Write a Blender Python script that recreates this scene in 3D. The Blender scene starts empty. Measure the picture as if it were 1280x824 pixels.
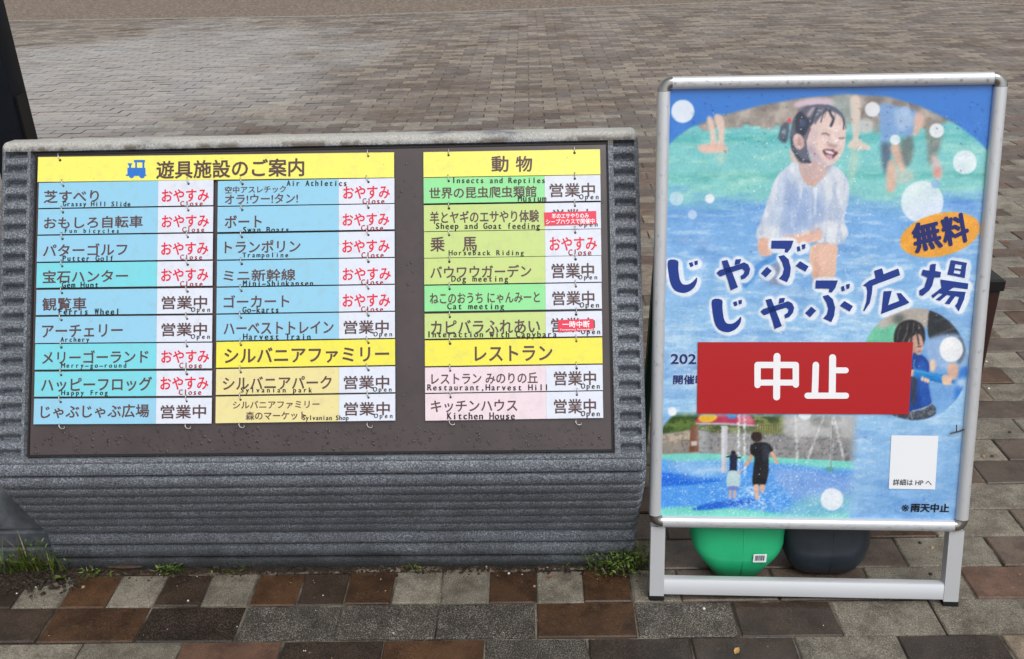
import bpy, math, random
import numpy as np
from mathutils import Vector
from mathutils.geometry import tessellate_polygon
random.seed(7); rng = np.random.default_rng(7)
scene = bpy.context.scene
COL = scene.collection

# ------------------------------------------------------------------ camera
cam_pos = np.array([0.00396, -1.47588, 1.32042])
PITCH, YAW, ROLL, FPX = 0.4409576, 0.0255689, -0.0279861, 1150.483
def cam_axes():
    cy, sy, cp, sp = math.cos(YAW), math.sin(YAW), math.cos(PITCH), math.sin(PITCH)
    f = np.array([-sy*cp, cy*cp, -sp]); r = np.array([cy, sy, 0.0]); u = np.cross(r, f)
    cr, sr = math.cos(ROLL), math.sin(ROLL)
    return cr*r+sr*u, -sr*r+cr*u, f
CR, CU, CF = cam_axes()
cd = bpy.data.cameras.new('camera'); cam = bpy.data.objects.new('camera', cd); COL.objects.link(cam)
from mathutils import Matrix
cam.matrix_world = Matrix(((CR[0], CU[0], -CF[0], cam_pos[0]), (CR[1], CU[1], -CF[1], cam_pos[1]),
                           (CR[2], CU[2], -CF[2], cam_pos[2]), (0, 0, 0, 1)))
cd.sensor_width = 36.0; cd.lens = FPX/1280*36.0; cd.clip_start = 0.05; cd.clip_end = 400
scene.camera = cam

# ------------------------------------------------------------------ sky and light (overcast, wet day)
w = bpy.data.worlds.new('World'); scene.world = w; w.use_nodes = True
nt = w.node_tree; nt.nodes.clear()
sky = nt.nodes.new('ShaderNodeTexSky'); sky.sky_type = 'NISHITA'; sky.sun_disc = False
SUN_EL, SUN_AZ = math.radians(58), math.radians(150)
sky.sun_elevation = SUN_EL; sky.sun_rotation = SUN_AZ; sky.dust_density = 4.0; sky.air_density = 1.0; sky.ozone_density = 1.0
hs = nt.nodes.new('ShaderNodeHueSaturation'); hs.inputs['Saturation'].default_value = 0.02
bg = nt.nodes.new('ShaderNodeBackground'); bg.inputs['Strength'].default_value = 0.15
wo = nt.nodes.new('ShaderNodeOutputWorld')
nt.links.new(sky.outputs[0], hs.inputs['Color']); nt.links.new(hs.outputs[0], bg.inputs['Color']); nt.links.new(bg.outputs[0], wo.inputs['Surface'])
sl = bpy.data.lights.new('sun', 'SUN'); sl.energy = 1.2; sl.angle = math.radians(40); sl.color = (1.0, 0.975, 0.94)
so = bpy.data.objects.new('sun', sl); COL.objects.link(so)
sd = Vector((math.sin(SUN_AZ)*math.cos(SUN_EL), math.cos(SUN_AZ)*math.cos(SUN_EL), math.sin(SUN_EL)))
so.rotation_euler = sd.to_track_quat('Z', 'Y').to_euler(); so.location = (0, 0, 8)
scene.view_settings.view_transform = 'Standard'; scene.view_settings.look = 'None'
scene.view_settings.gamma = 1; scene.view_settings.exposure = 0.0

# ------------------------------------------------------------------ helpers
def lin(c):
    c = np.asarray(c, float)/255.0
    return np.where(c <= 0.04045, c/12.92, ((c+0.055)/1.055)**2.4)
def L4(c): return tuple(lin(c)) + (1.0,)
def tag(o, label=None, cat=None, group=None, kind=None):
    if label: o['label'] = label
    if cat: o['category'] = cat
    if group: o['group'] = group
    if kind: o['kind'] = kind
    return o
def empty(name, loc, label, cat, group=None):
    o = bpy.data.objects.new(name, None); COL.objects.link(o); o.location = tuple(map(float, loc))
    o.empty_display_size = 0.05
    return tag(o, label, cat, group)
class MB:
    def __init__(s): s.v = []; s.f = []; s.m = []; s.n = 0
    def add(s, v, f, m=0):
        s.v += [tuple(map(float, p)) for p in v]; s.f += [tuple(i+s.n for i in q) for q in f]; s.m += [m]*len(f); s.n = len(s.v)
    def box(s, c, h, X=(1,0,0), Y=(0,1,0), Z=(0,0,1), m=0, bev=0.0):
        c, X, Y, Z = map(lambda a: np.array(a, float), (c, X, Y, Z))
        if bev <= 0:
            vs = [c+X*h[0]*a+Y*h[1]*b+Z*h[2]*d for a in (-1, 1) for b in (-1, 1) for d in (-1, 1)]
            s.add(vs, [(0,1,3,2),(4,6,7,5),(0,4,5,1),(2,3,7,6),(0,2,6,4),(1,5,7,3)], m)
        else:
            a, b = h[0], h[1]; r = bev
            ring = []
            for (cx, cy, t0) in ((a-r, b-r, 0), (-a+r, b-r, 90), (-a+r, -b+r, 180), (a-r, -b+r, 270)):
                for k in range(4):
                    t = math.radians(t0+30*k); ring.append((cx+r*math.cos(t), cy+r*math.sin(t)))
            n = len(ring)
            lo = [c+X*x+Y*y-Z*h[2] for x, y in ring]; hi = [c+X*x+Y*y+Z*(h[2]-r*0.6) for x, y in ring]
            k1 = (a-r)/a; k2 = (b-r)/b
            tp = [c+X*x*(1-r/a)+Y*y*(1-r/b)+Z*h[2] for x, y in ring]
            s.add(lo+hi+tp, [(i, (i+1) % n, n+(i+1) % n, n+i) for i in range(n)] + [(n+i, n+(i+1) % n, 2*n+(i+1) % n, 2*n+i) for i in range(n)]
                  + [tuple(range(n-1, -1, -1)), tuple(range(2*n, 3*n))], m)
    def tube(s, pts, r, n=8, m=0, cap=True, rs=None):
        pts = [np.array(p, float) for p in pts]; k = len(pts); vs = []
        for i, p in enumerate(pts):
            t = pts[min(i+1, k-1)]-pts[max(i-1, 0)]; t /= np.linalg.norm(t)
            a = np.cross(t, (0, 0, 1.0)); 
            if np.linalg.norm(a) < 1e-3: a = np.cross(t, (0, 1.0, 0))
            a /= np.linalg.norm(a); b = np.cross(t, a); rr = rs[i] if rs else r
            vs += [p+rr*(a*math.cos(2*math.pi*j/n)+b*math.sin(2*math.pi*j/n)) for j in range(n)]
        fs = [(i*n+j, i*n+(j+1) % n, (i+1)*n+(j+1) % n, (i+1)*n+j) for i in range(k-1) for j in range(n)]
        if cap: fs += [tuple(range(n-1, -1, -1)), tuple(range((k-1)*n, k*n))]
        s.add(vs, fs, m)
    def loft(s, rings, m=0, cap=True):
        n = len(rings[0]); vs = [p for r_ in rings for p in r_]; k = len(rings)
        fs = [(i*n+j, i*n+(j+1) % n, (i+1)*n+(j+1) % n, (i+1)*n+j) for i in range(k-1) for j in range(n)]
        if cap: fs += [tuple(range(n-1, -1, -1)), tuple(range((k-1)*n, k*n))]
        s.add(vs, fs, m)
    def build(s, name, mats, parent=None, smooth=False, kind=None, label=None):
        off = np.array(parent.location) if parent else np.zeros(3)
        p = parent
        while p is not None and p.parent is not None: p = p.parent; off = off+np.array(p.location)
        me = bpy.data.meshes.new(name)
        me.from_pydata([tuple(np.array(v)-off) for v in s.v], [], s.f)
        if not isinstance(mats, (list, tuple)): mats = [mats]
        for mm in mats: me.materials.append(mm)
        me.polygons.foreach_set('material_index', s.m)
        if smooth: me.shade_smooth() if smooth is True else me.shade_smooth()
        me.update()
        o = bpy.data.objects.new(name, me); COL.objects.link(o)
        if parent: o.parent = parent
        if smooth == 'auto':
            try: me.set_sharp_from_angle(angle=math.radians(38))
            except Exception: pass
        tag(o, label, None, None, kind)
        return o

# --- materials
def mat(name, col, rough=0.5, metal=0.0, spec=0.5, coat=0.0, trans=0.0, alpha=1.0, ior=1.45):
    m = bpy.data.materials.new(name); m.use_nodes = True
    b = m.node_tree.nodes['Principled BSDF']
    b.inputs['Base Color'].default_value = L4(col); b.inputs['Roughness'].default_value = rough
    b.inputs['Metallic'].default_value = metal; b.inputs['Specular IOR Level'].default_value = spec
    b.inputs['Coat Weight'].default_value = coat; b.inputs['Coat Roughness'].default_value = 0.08
    b.inputs['Transmission Weight'].default_value = trans; b.inputs['IOR'].default_value = ior
    return m
class NT:
    def __init__(s, m): s.m = m; s.t = m.node_tree; s.b = s.t.nodes['Principled BSDF']
    def n(s, typ, **kw):
        x = s.t.nodes.new(typ)
        for k, v in kw.items():
            if k in x.inputs: x.inputs[k].default_value = v
            else: setattr(x, k, v)
        return x
    def l(s, a, b): s.t.links.new(a, b)
    def pos(s):
        g = s.n('ShaderNodeNewGeometry'); return g.outputs['Position']
    def noise(s, scale, detail=4, rough=0.6, vec=None, stretch=None):
        x = s.n('ShaderNodeTexNoise'); x.inputs['Scale'].default_value = scale; x.inputs['Detail'].default_value = detail; x.inputs['Roughness'].default_value = rough
        v = vec or s.pos()
        if stretch:
            mp = s.n('ShaderNodeMapping'); mp.inputs['Scale'].default_value = stretch; s.l(v, mp.inputs[0]); v = mp.outputs[0]
        s.l(v, x.inputs['Vector']); return x.outputs['Fac']
    def ramp(s, fac, stops, interp='LINEAR'):
        x = s.n('ShaderNodeValToRGB'); e = x.color_ramp.elements; x.color_ramp.interpolation = interp
        while len(e) < len(stops): e.new(0.5)
        for i, (p, c) in enumerate(stops):
            e[i].position = p; e[i].color = L4(c) if hasattr(c, '__len__') else (c, c, c, 1)
        s.l(fac, x.inputs[0]); return x.outputs['Color']
    def mix(s, fac, a, b, mode='MIX'):
        x = s.n('ShaderNodeMix', data_type='RGBA', blend_type=mode)
        for sock, v in ((x.inputs[0], fac), (x.inputs[6], a), (x.inputs[7], b)):
            if hasattr(v, 'links'): s.l(v, sock)
            elif isinstance(v, (int, float)): sock.default_value = v if sock == x.inputs[0] else (v, v, v, 1)
            else: sock.default_value = L4(v)
        return x.outputs[2]
    def math(s, op, a, b=0.0):
        x = s.n('ShaderNodeMath', operation=op)
        for sock, v in ((x.inputs[0], a), (x.inputs[1], b)):
            if hasattr(v, 'links'): s.l(v, sock)
            else: sock.default_value = v
        return x.outputs[0]
    def bump(s, h, strength=0.5, dist=0.002, prev=None):
        x = s.n('ShaderNodeBump'); x.inputs['Strength'].default_value = strength; x.inputs['Distance'].default_value = dist
        s.l(h, x.inputs['Height'])
        if prev: s.l(prev, x.inputs['Normal'])
        return x.outputs['Normal']
    def color(s, c): s.l(c, s.b.inputs['Base Color'])
    def roughness(s, c): s.l(c, s.b.inputs['Roughness'])
    def normal(s, c): s.l(c, s.b.inputs['Normal'])

def wetness(t):
    # a thin film of rain that lies on the left of the plaza, plus small damp patches
    sx = t.n('ShaderNodeSeparateXYZ'); t.l(t.pos(), sx.inputs[0])
    a = t.math('DIVIDE', t.math('ADD', sx.outputs[0], 3.6), 2.5); b = t.math('DIVIDE', t.math('SUBTRACT', sx.outputs[1], 6.4), 4.2)
    d = t.math('SQRT', t.math('ADD', t.math('MULTIPLY', a, a), t.math('MULTIPLY', b, b)))
    nz = t.noise(0.9, 4, 0.6)
    d = t.math('ADD', d, t.math('MULTIPLY', t.math('SUBTRACT', nz, 0.5), 1.6))
    return t.ramp(d, [(0.50, 1.0), (0.98, 0.0)])
def paver_mat(name, dark, light, speck, attr=False, bumpy=0.5, base_rough=0.42):
    m = mat(name, dark, 0.5); t = NT(m)
    if attr:
        a = t.n('ShaderNodeAttribute', attribute_name='tone'); r = a.outputs['Fac']
    else:
        r = t.n('ShaderNodeObjectInfo').outputs['Random']
    c = t.mix(r, dark, light)
    big = t.noise(9, 5, 0.65); c = t.mix(t.ramp(big, [(0.3, 0.0), (0.75, 1.0)]), c, (0.0,0.0,0.0) if False else c)
    c = t.mix(t.math('MULTIPLY', t.ramp(big, [(0.35, 1.0), (0.65, 0.0)]), 0.45), c, t.mix(1.0, c, (150,140,130), 'MULTIPLY'))
    fine = t.noise(480, 3, 0.75)
    k = t.ramp(fine, [(0.52, 0.0), (0.64, 1.0)])
    c = t.mix(t.math('MULTIPLY', k, speck), c, (205, 198, 184))
    # worn pale rim of some pavers and dark damp blotches
    blotch = t.ramp(t.noise(17, 5, 0.7), [(0.40, 1.0), (0.56, 0.0)])
    c = t.mix(t.math('MULTIPLY', blotch, 0.5), c, t.mix(1.0, c, (120, 112, 104), 'MULTIPLY'))
    k2 = t.ramp(t.noise(390, 3, 0.7), [(0.38, 1.0), (0.48, 0.0)])
    c = t.mix(t.math('MULTIPLY', k2, 0.35+0.4*speck), c, (28, 24, 22))
    t.color(c)
    wet = wetness(t)
    damp = t.ramp(t.noise(2.3, 5, 0.6), [(0.35, base_rough-0.12), (0.7, base_rough+0.2)])
    t.roughness(t.mix(wet, damp, 0.12))
    t.l(t.math('ADD', t.math('MULTIPLY', wet, 0.75), t.ramp(t.noise(1.7, 4, 0.6), [(0.4, 0.45), (0.65, 0.05)])), t.b.inputs['Coat Weight']); t.b.inputs['Coat Roughness'].default_value = 0.16; t.b.inputs['Coat IOR'].default_value = 1.33
    bs = t.math('MULTIPLY', t.math('SUBTRACT', 1.0, t.math('MULTIPLY', wet, 0.85)), 1.0)
    bn = t.n('ShaderNodeBump'); bn.inputs['Distance'].default_value = 0.0015*bumpy*2; t.l(fine, bn.inputs['Height']); t.l(bs, bn.inputs['Strength'])
    bn2 = t.bump(t.noise(40, 4, 0.6), 0.25, 0.003, bn.outputs['Normal']); t.normal(bn2)
    return m

M = {}
M['brown'] = paver_mat('brown_clay_paver', (72, 47, 26), (96, 64, 37), 0.12, base_rough=0.27)
M['dark'] = paver_mat('dark_clay_paver', (48, 35, 26), (70, 54, 42), 0.14, base_rough=0.27)
M['grey'] = paver_mat('grey_speckled_paver', (128, 121, 107), (160, 151, 135), 0.8, bumpy=1.3, base_rough=0.5)
M['dgrey'] = paver_mat('charcoal_speckled_paver', (56, 51, 44), (72, 66, 57), 0.95, bumpy=1.3, base_rough=0.5)
M['mid'] = paver_mat('taupe_clay_paver', (84, 68, 57), (108, 91, 79), 0.2, base_rough=0.36)
M['red'] = paver_mat('reddish_clay_paver', (96, 66, 50), (116, 86, 70), 0.12)
M['f_brown'] = paver_mat('field_brown_paver', (78, 60, 46), (116, 94, 77), 0.25, attr=True)
M['f_grey'] = paver_mat('field_grey_paver', (120, 103, 85), (160, 142, 121), 0.5, attr=True, bumpy=1.0)

M['joint'] = mat('joint_sand', (52, 47, 41), 0.9); t = NT(M['joint']); t.color(t.mix(t.ramp(t.noise(6, 3), [(0.45, 0.0), (0.6, 1.0)]), t.ramp(t.noise(160, 4, 0.7), [(0.3, (22, 19, 16)), (0.7, (62, 56, 48))]), t.ramp(t.noise(160, 4, 0.7), [(0.3, (70, 65, 57)), (0.7, (150, 143, 130))]))); t.normal(t.bump(t.noise(300, 3), 0.8, 0.003))
M['gravel'] = mat('brown_gravel', (120, 105, 95), 0.75); t = NT(M['gravel'])
vo = t.n('ShaderNodeTexVoronoi'); vo.inputs['Scale'].default_value = 34; t.l(t.pos(), vo.inputs['Vector'])
t.color(t.mix(0.6, t.ramp(vo.outputs['Color'], [(0.0, (48, 38, 32)), (0.5, (100, 86, 75)), (1.0, (190, 176, 160))]), t.ramp(t.noise(22, 5, 0.8), [(0.36, (58, 48, 41)), (0.64, (150, 134, 120))])))
t.normal(t.bump(vo.outputs['Distance'], 0.6, 0.012))
M['kerb'] = mat('pale_edge', (150, 146, 138), 0.6); t = NT(M['kerb']); t.color(t.ramp(t.noise(30, 4), [(0.3, (118, 112, 104)), (0.7, (166, 160, 150))]))

# granular cast stone of the board
M['stone'] = mat('granular_grey_stone', (96, 100, 106), 0.62); t = NT(M['stone'])
g1 = t.noise(330, 3, 0.75); g2 = t.noise(11, 5, 0.6); g3 = t.noise(560, 2, 0.5)
c = t.ramp(g1, [(0.34, (50, 55, 62)), (0.5, (101, 107, 116)), (0.66, (166, 172, 181))])
c = t.mix(t.math('MULTIPLY', t.ramp(g2, [(0.35, 1.0), (0.62, 0.0)]), 0.4), c, (62, 65, 70))
# moss-brown and pale weathering on the ledge of the top
sp = t.n('ShaderNodeSeparateXYZ'); t.l(t.pos(), sp.inputs[0])
topm = t.ramp(sp.outputs[2], [(0.8800, 0.0), (0.8860, 1.0)])
pale = t.ramp(t.noise(5, 5, 0.6, stretch=(1, 1.5, 1)), [(0.28, 0.0), (0.40, 1.0)])
c = t.mix(t.math('MULTIPLY', t.math('MULTIPLY', topm, pale), 0.85), c, t.ramp(g1, [(0.3, (150, 148, 142)), (0.7, (206, 204, 197))]))
band = t.ramp(sp.outputs[2], [(0.868, 0.0), (0.876, 1.0), (0.885, 1.0), (0.890, 0.0)])
br = t.ramp(t.noise(13, 5, 0.7), [(0.47, 0.0), (0.56, 1.0)])
c = t.mix(t.math('MULTIPLY', t.math('MULTIPLY', band, br), 0.85), c, (70, 60, 46))
# damp dirt creeping up from the pavement
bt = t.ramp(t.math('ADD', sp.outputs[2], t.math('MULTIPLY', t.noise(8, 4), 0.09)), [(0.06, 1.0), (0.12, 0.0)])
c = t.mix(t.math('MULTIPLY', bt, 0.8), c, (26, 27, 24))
t.color(c); t.normal(t.bump(g3, 0.35, 0.0015, t.bump(g1, 0.45, 0.002)))
t.roughness(t.ramp(t.noise(5, 3), [(0.3, 0.34), (0.7, 0.55)]))
M['block'] = mat('smooth_grey_concrete', (72, 76, 80), 0.6); t = NT(M['block']); t.color(t.ramp(t.noise(16, 5, 0.6), [(0.3, (58, 62, 68)), (0.5, (84, 89, 96)), (0.7, (112, 117, 124))])); t.normal(t.bump(t.noise(200, 3), 0.3, 0.001))
M['panel'] = mat('dark_brown_panel', (66, 56, 58), 0.32, coat=0.3); t = NT(M['panel']); t.color(t.ramp(t.noise(14, 4), [(0.3, (60, 51, 53)), (0.7, (72, 61, 63))]))
M['gasket'] = mat('black_gasket', (22, 20, 20), 0.6)
def print_mat(name, col, rough=0.3):
    m = mat(name, col, rough); t = NT(m)
    c = t.mix(t.math('MULTIPLY', t.ramp(t.noise(45, 5, 0.7), [(0.5, 0.0), (0.75, 1.0)]), 0.22), col, (150, 150, 140))
    c = t.mix(t.ramp(t.noise(190, 2, 0.5), [(0.74, 0.0), (0.77, 0.6)]), c, (110, 105, 90))
    t.color(c); t.normal(t.bump(t.noise(60, 3), 0.06, 0.001)); return m
PC = {'blue': (142, 198, 226), 'cyan': (118, 206, 220), 'yellow': (236, 231, 108), 'green': (142, 220, 150), 'ygreen': (192, 212, 132),
      'cream': (224, 212, 150), 'pink': (226, 208, 217), 'status': (214, 220, 234), 'deepyellow': (232, 224, 82)}
for k, v in PC.items(): M['p_'+k] = print_mat('plate_'+k, v)
M['edge'] = mat('plate_edge_aluminium', (170, 170, 172), 0.4, 0.7)
M['tbrown'] = mat('brown_lettering', (86, 62, 62), 0.4)
M['tblack'] = mat('black_lettering', (18, 16, 18), 0.4)
M['tred'] = mat('red_lettering', (218, 30, 62), 0.4)
M['tdred'] = mat('dark_red_lettering', (150, 30, 44), 0.4)
M['twhite'] = mat('white_lettering', (240, 240, 245), 0.4)
M['ticon'] = mat('blue_icon', (38, 112, 200), 0.4)
M['sticker'] = mat('red_sticker', (222, 52, 82), 0.35)
M['wire'] = mat('galvanised_wire', (190, 188, 184), 0.35, 0.85)
M['hole'] = mat('dark_hole', (16, 14, 14), 0.8)
M['alu'] = mat('brushed_silver_aluminium', (200, 203, 208), 0.34, 0.4); t = NT(M['alu']); t.roughness(t.ramp(t.noise(6, 3), [(0.3, 0.3), (0.7, 0.46)])); t.normal(t.bump(t.noise(90, 3), 0.05, 0.001))
M['chrome'] = mat('dull_chrome_corner', (160, 160, 158), 0.18, 1.0)
M['black'] = mat('black_rubber', (14, 14, 15), 0.5)
M['backing'] = mat('white_backing', (200, 202, 206), 0.5)
M['tblue'] = mat('royal_blue_lettering', (6, 50, 138), 0.3, coat=0.3)
M['tnavy'] = mat('navy_lettering', (30, 42, 110), 0.3)
M['redsheet'] = mat('red_notice_sheet', (178, 28, 34), 0.3, coat=0.2)
M['card'] = mat('white_card', (232, 236, 242), 0.35)
M['green'] = mat('green_plastic', (16, 150, 88), 0.36); t = NT(M['green']); t.color(t.ramp(t.noise(10, 4), [(0.3, (30, 164, 110)), (0.7, (42, 182, 124))])); t.normal(t.bump(t.noise(30, 3), 0.06, 0.002))
M['navy'] = mat('dark_slate_plastic', (44, 52, 60), 0.35); t = NT(M['navy']); t.color(t.ramp(t.noise(10, 4), [(0.3, (38, 45, 53)), (0.7, (52, 60, 68))]))
M['dgreen'] = mat('dark_green_leg', (20, 70, 58), 0.4)
M['post'] = mat('black_painted_steel', (16, 22, 30), 0.45, spec=.25); t = NT(M['post']); t.color(t.ramp(t.noise(20, 4), [(0.3, (8, 13, 20)), (0.7, (14, 21, 31))]))
M['bollard'] = mat('dark_brown_plastic', (52, 32, 28), 0.45)
def water_drop(key, tint, ior):
    m = bpy.data.materials.new('rain_water'); m.use_nodes = True; t_ = m.node_tree; t_.nodes.clear()
    o_ = t_.nodes.new('ShaderNodeOutputMaterial'); mx = t_.nodes.new('ShaderNodeMixShader'); tr = t_.nodes.new('ShaderNodeBsdfTransparent'); gl = t_.nodes.new('ShaderNodeBsdfGlossy'); fr = t_.nodes.new('ShaderNodeFresnel')
    tr.inputs[0].default_value = (tint, tint, tint, 1); gl.inputs['Roughness'].default_value = .12; fr.inputs['IOR'].default_value = ior
    t_.links.new(fr.outputs[0], mx.inputs[0]); t_.links.new(tr.outputs[0], mx.inputs[1]); t_.links.new(gl.outputs[0], mx.inputs[2]); t_.links.new(mx.outputs[0], o_.inputs['Surface']); M[key] = m
water_drop('drop', .90, 1.42); water_drop('thin_drop', .97, 1.27)
def leafy(name, a, b):
    m = mat(name, a, 0.5); t = NT(m); t.color(t.ramp(t.noise(70, 3), [(0.3, a), (0.7, b)])); return m
M['leaf'] = leafy('weed_green', (34, 50, 18), (78, 98, 36)); M['leaf2'] = leafy('weed_bright', (76, 100, 36), (120, 138, 58)); M['dry'] = leafy('dry_straw', (120, 104, 60), (160, 142, 88))
M['soil'] = leafy('damp_soil', (24, 19, 15), (62, 50, 38)); t = NT(M['soil']); t.normal(t.bump(t.noise(120, 4), 0.9, 0.004))
M['ochre'] = leafy('ochre_leaf', (170, 128, 70), (206, 170, 110)); M['rust'] = leafy('rust_leaf', (104, 60, 34), (150, 92, 50)); M['twig'] = leafy('twig_bark', (58, 44, 36), (88, 70, 58))
M['peb_w'] = mat('white_pebble', (214, 210, 200), 0.5); M['peb_t'] = leafy('tan_pebble', (140, 112, 84), (178, 150, 118)); M['peb_d'] = mat('dark_pebble', (46, 42, 42), 0.5)

# ------------------------------------------------------------------ ground, road, plaza
EDGE = [(-14, 11.7), (-6.54, 10.95), (-2.38, 10.6), (1.63, 10.95), (3.5, 11.1), (4.74, 10.9), (5.8, 10.0), (7.2, 9.3), (14, 7.6)]
def sheet(name, pts, z, m, parent=None):
    b = MB(); b.add([(x, y, z) for x, y in pts], [tuple(range(len(pts)))]); return b.build(name, m, parent, kind='structure')
sheet('ground', [(-150, -60), (150, -60), (150, 240), (-150, 240)], -0.016, M['gravel'])
kb = MB()
for (x0, y0), (x1, y1) in zip(EDGE[:-1], EDGE[1:]):
    d = np.array([x1-x0, y1-y0]); n = np.array([-d[1], d[0]])/np.linalg.norm(d)*0.07
    kb.add([(x0, y0, 0.004), (x1, y1, 0.004), (x1+n[0], y1+n[1], 0.004), (x0+n[0], y0+n[1], 0.004), (x0, y0, -0.05), (x1, y1, -0.05), (x1+n[0], y1+n[1], -0.05), (x0+n[0], y0+n[1], -0.05)],
           [(0, 1, 2, 3), (4, 5, 1, 0), (3, 2, 6, 7)])
tag(kb.build('edging_strip', M['kerb']), kind='structure')
gr = MB()
gp = [(x, y+0.07, 0.0) for x, y in EDGE]
gr.add(gp+[(14, 60, 0.0), (-14, 60, 0.0)], [tuple(range(len(gp)+2))])
gr.build('gravel_road', M['gravel'], kind='structure')
pave = sheet('plaza_paving', [(-14, -1.5), (14, -1.5)]+[(x, y) for x, y in EDGE[::-1]], -0.0045, M['joint'])

def edge_y(x): return float(np.interp(x, [e[0] for e in EDGE], [e[1] for e in EDGE]))
def project(P):
    d = np.array(P)-cam_pos; z = d@CF
    return (640+FPX*(d@CR)/z, 412-FPX*(d@CU)/z) if z > 0.1 else (-9e3, -9e3)
PW, PH = 0.1965, 0.0965
def paver_geo(w_, h_, bev=0.0028):
    v = []
    for (a, z) in ((0, -0.03), (0, -bev), (bev, 0)):
        v += [(-w_/2+a, -h_/2+a, z), (w_/2-a, -h_/2+a, z), (w_/2-a, h_/2-a, z), (-w_/2+a, h_/2-a, z)]
    f = [(i, (i+1) % 4, 4+(i+1) % 4, 4+i) for i in range(4)] + [(4+i, 4+(i+1) % 4, 8+(i+1) % 4, 8+i) for i in range(4)] + [(8, 9, 10, 11)]
    return v, f
pmesh = {}
def get_pmesh(kind, half):
    if (kind, half) not in pmesh:
        me = bpy.data.meshes.new('paver_half' if half else 'paver'); v, f = paver_geo(PW-(0.1 if half else 0), PH)
        me.from_pydata(v, [], f); me.materials.append(M[kind]); pmesh[(kind, half)] = me
    return pmesh[(kind, half)]
ROW0 = {-12: 'dark', -11: 'grey', -10: 'brown', -9: 'grey', -8: 'dark', -7: 'grey', -6: 'brown', -5: 'dark', -4: 'brown', -3: 'grey', -2: 'grey', -1: 'brown', 0: 'grey', 1: 'brown', 2: 'grey'}
ROWM1 = {-12: 'dark', -10: 'brown', -8: 'dark', -6: 'dgrey', -4: 'dgrey', -2: 'dgrey', 0: 'brown', 2: 'dgrey', 4: 'dark', 6: 'grey', 8: 'grey', 10: 'grey'}
ROWM2 = {-13: 'grey', -11: 'grey', -9: 'grey', -7: 'red', -5: 'dark', -3: 'brown', -1: 'dgrey', 1: 'dark', 3: 'dark', 5: 'grey', 7: 'dark', 9: 'grey'}
RIGHT = {(0, 5): 'dark', (0, 7): 'grey', (0, 9): 'red', (1, 6): 'dark', (1, 8): 'grey', (1, 10): 'dark', (2, 7): 'brown', (2, 9): 'grey', (2, 11): 'red', (3, 10): 'grey', (3, 8): 'grey', (4, 9): 'dark', (4, 11): 'dark',
         (5, 8): 'dark', (5, 10): 'grey', (6, 9): 'dark', (6, 11): 'grey', (7, 10): 'dark', (7, 12): 'dark', (8, 9): 'grey', (8, 11): 'grey'}
tiles = []   # (cx, cy, half, kind, tone)
for row in range(-14, 120):
    cy = row*0.1+0.05
    if row == 0:
        for k in range(-13, 3): tiles.append((k*0.1+0.05, cy, True, ROW0.get(k, 'brown')))
    for k in range(-140, 140):
        if (k + (row % 2)) % 2: continue   # row even -> k even starts? joints at X=k*0.1
        kk = k+1 if row % 2 == 0 else k+1
        x0 = kk*0.1 if row % 2 == 0 else kk*0.1
        cx = x0+0.1
        if row == 0 and cx < 0.35: continue
        if cy > edge_y(cx)-0.04 or abs(cx) > 9.5 or (cy < 4 and abs(cx) > 5): continue
        kind = None
        ki = int(round(cx*10-1))
        if row == -1: kind = ROWM1.get(ki)
        elif row == -2: kind = ROWM2.get(ki)
        kind = kind or RIGHT.get((row, ki))
        if kind is None:
            kind = random.choices(['brown', 'dark', 'grey', 'dgrey', 'red'], [3, 3.4, 3.4, .8, 1.2])[0]
        if row >= 0 and kind == 'dark': kind = 'mid'
        if row >= 0 and kind == 'dgrey': kind = 'grey'
        tiles.append((cx, cy, False, kind))
tiles.append((0.25, 0.05, True, 'grey'))
def visible(cx, cy):
    px, py = project((cx, cy, 0))
    if not (-45 < px < 1325 and -5 < py < 850): return False
    if cy > 0.1 and -8 < px < 808 and 170 < py < 700: return False
    if cy > 0.1 and 830 < px < 1195 and 110 < py < 650: return False
    return True
vis = sorted([t_ for t_ in tiles if visible(t_[0], t_[1])], key=lambda t_: (t_[1]))
near = set((t_[0], t_[1]) for t_ in vis[:298])
fv, ff, fm, ft = [], [], [], []; n = 0
for cx, cy, half, kind in tiles:
    dz = random.uniform(-0.0016, 0.0012); jx = random.uniform(-0.0012, 0.0012)
    if (cx, cy) in near:
        o = bpy.data.objects.new('paver', get_pmesh(kind, half)); COL.objects.link(o); o.parent = pave
        o.location = (cx+jx, cy+random.uniform(-.0008, .0008), dz); o.rotation_euler = (random.uniform(-.008, .008), random.uniform(-.005, .005), random.uniform(-.006, .006))
        continue
    v, f = paver_geo(PW-(0.1 if half else 0), PH)
    tx, ty = random.uniform(-.008, .008), random.uniform(-.01, .01)
    fv += [(cx+jx+a, cy+b, z+dz+a*tx+b*ty) for a, b, z in v]; ff += [tuple(i+n for i in q) for q in f[4:]]; n += 12
    mi = 1 if kind in ('grey', 'red') else 0; r_ = random.random()
    fm += [mi]*5; ft += [r_]*5
me = bpy.data.meshes.new('paver_field'); me.from_pydata(fv, [], ff); me.materials.append(M['f_brown']); me.materials.append(M['f_grey'])
me.polygons.foreach_set('material_index', fm)
at = me.attributes.new('tone', 'FLOAT', 'FACE'); at.data.foreach_set('value', ft)
o = bpy.data.objects.new('paver_field', me); COL.objects.link(o); o.parent = pave; tag(o, kind='stuff', label='wet brown and grey rectangular pavers stretching to the gravel')

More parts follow.
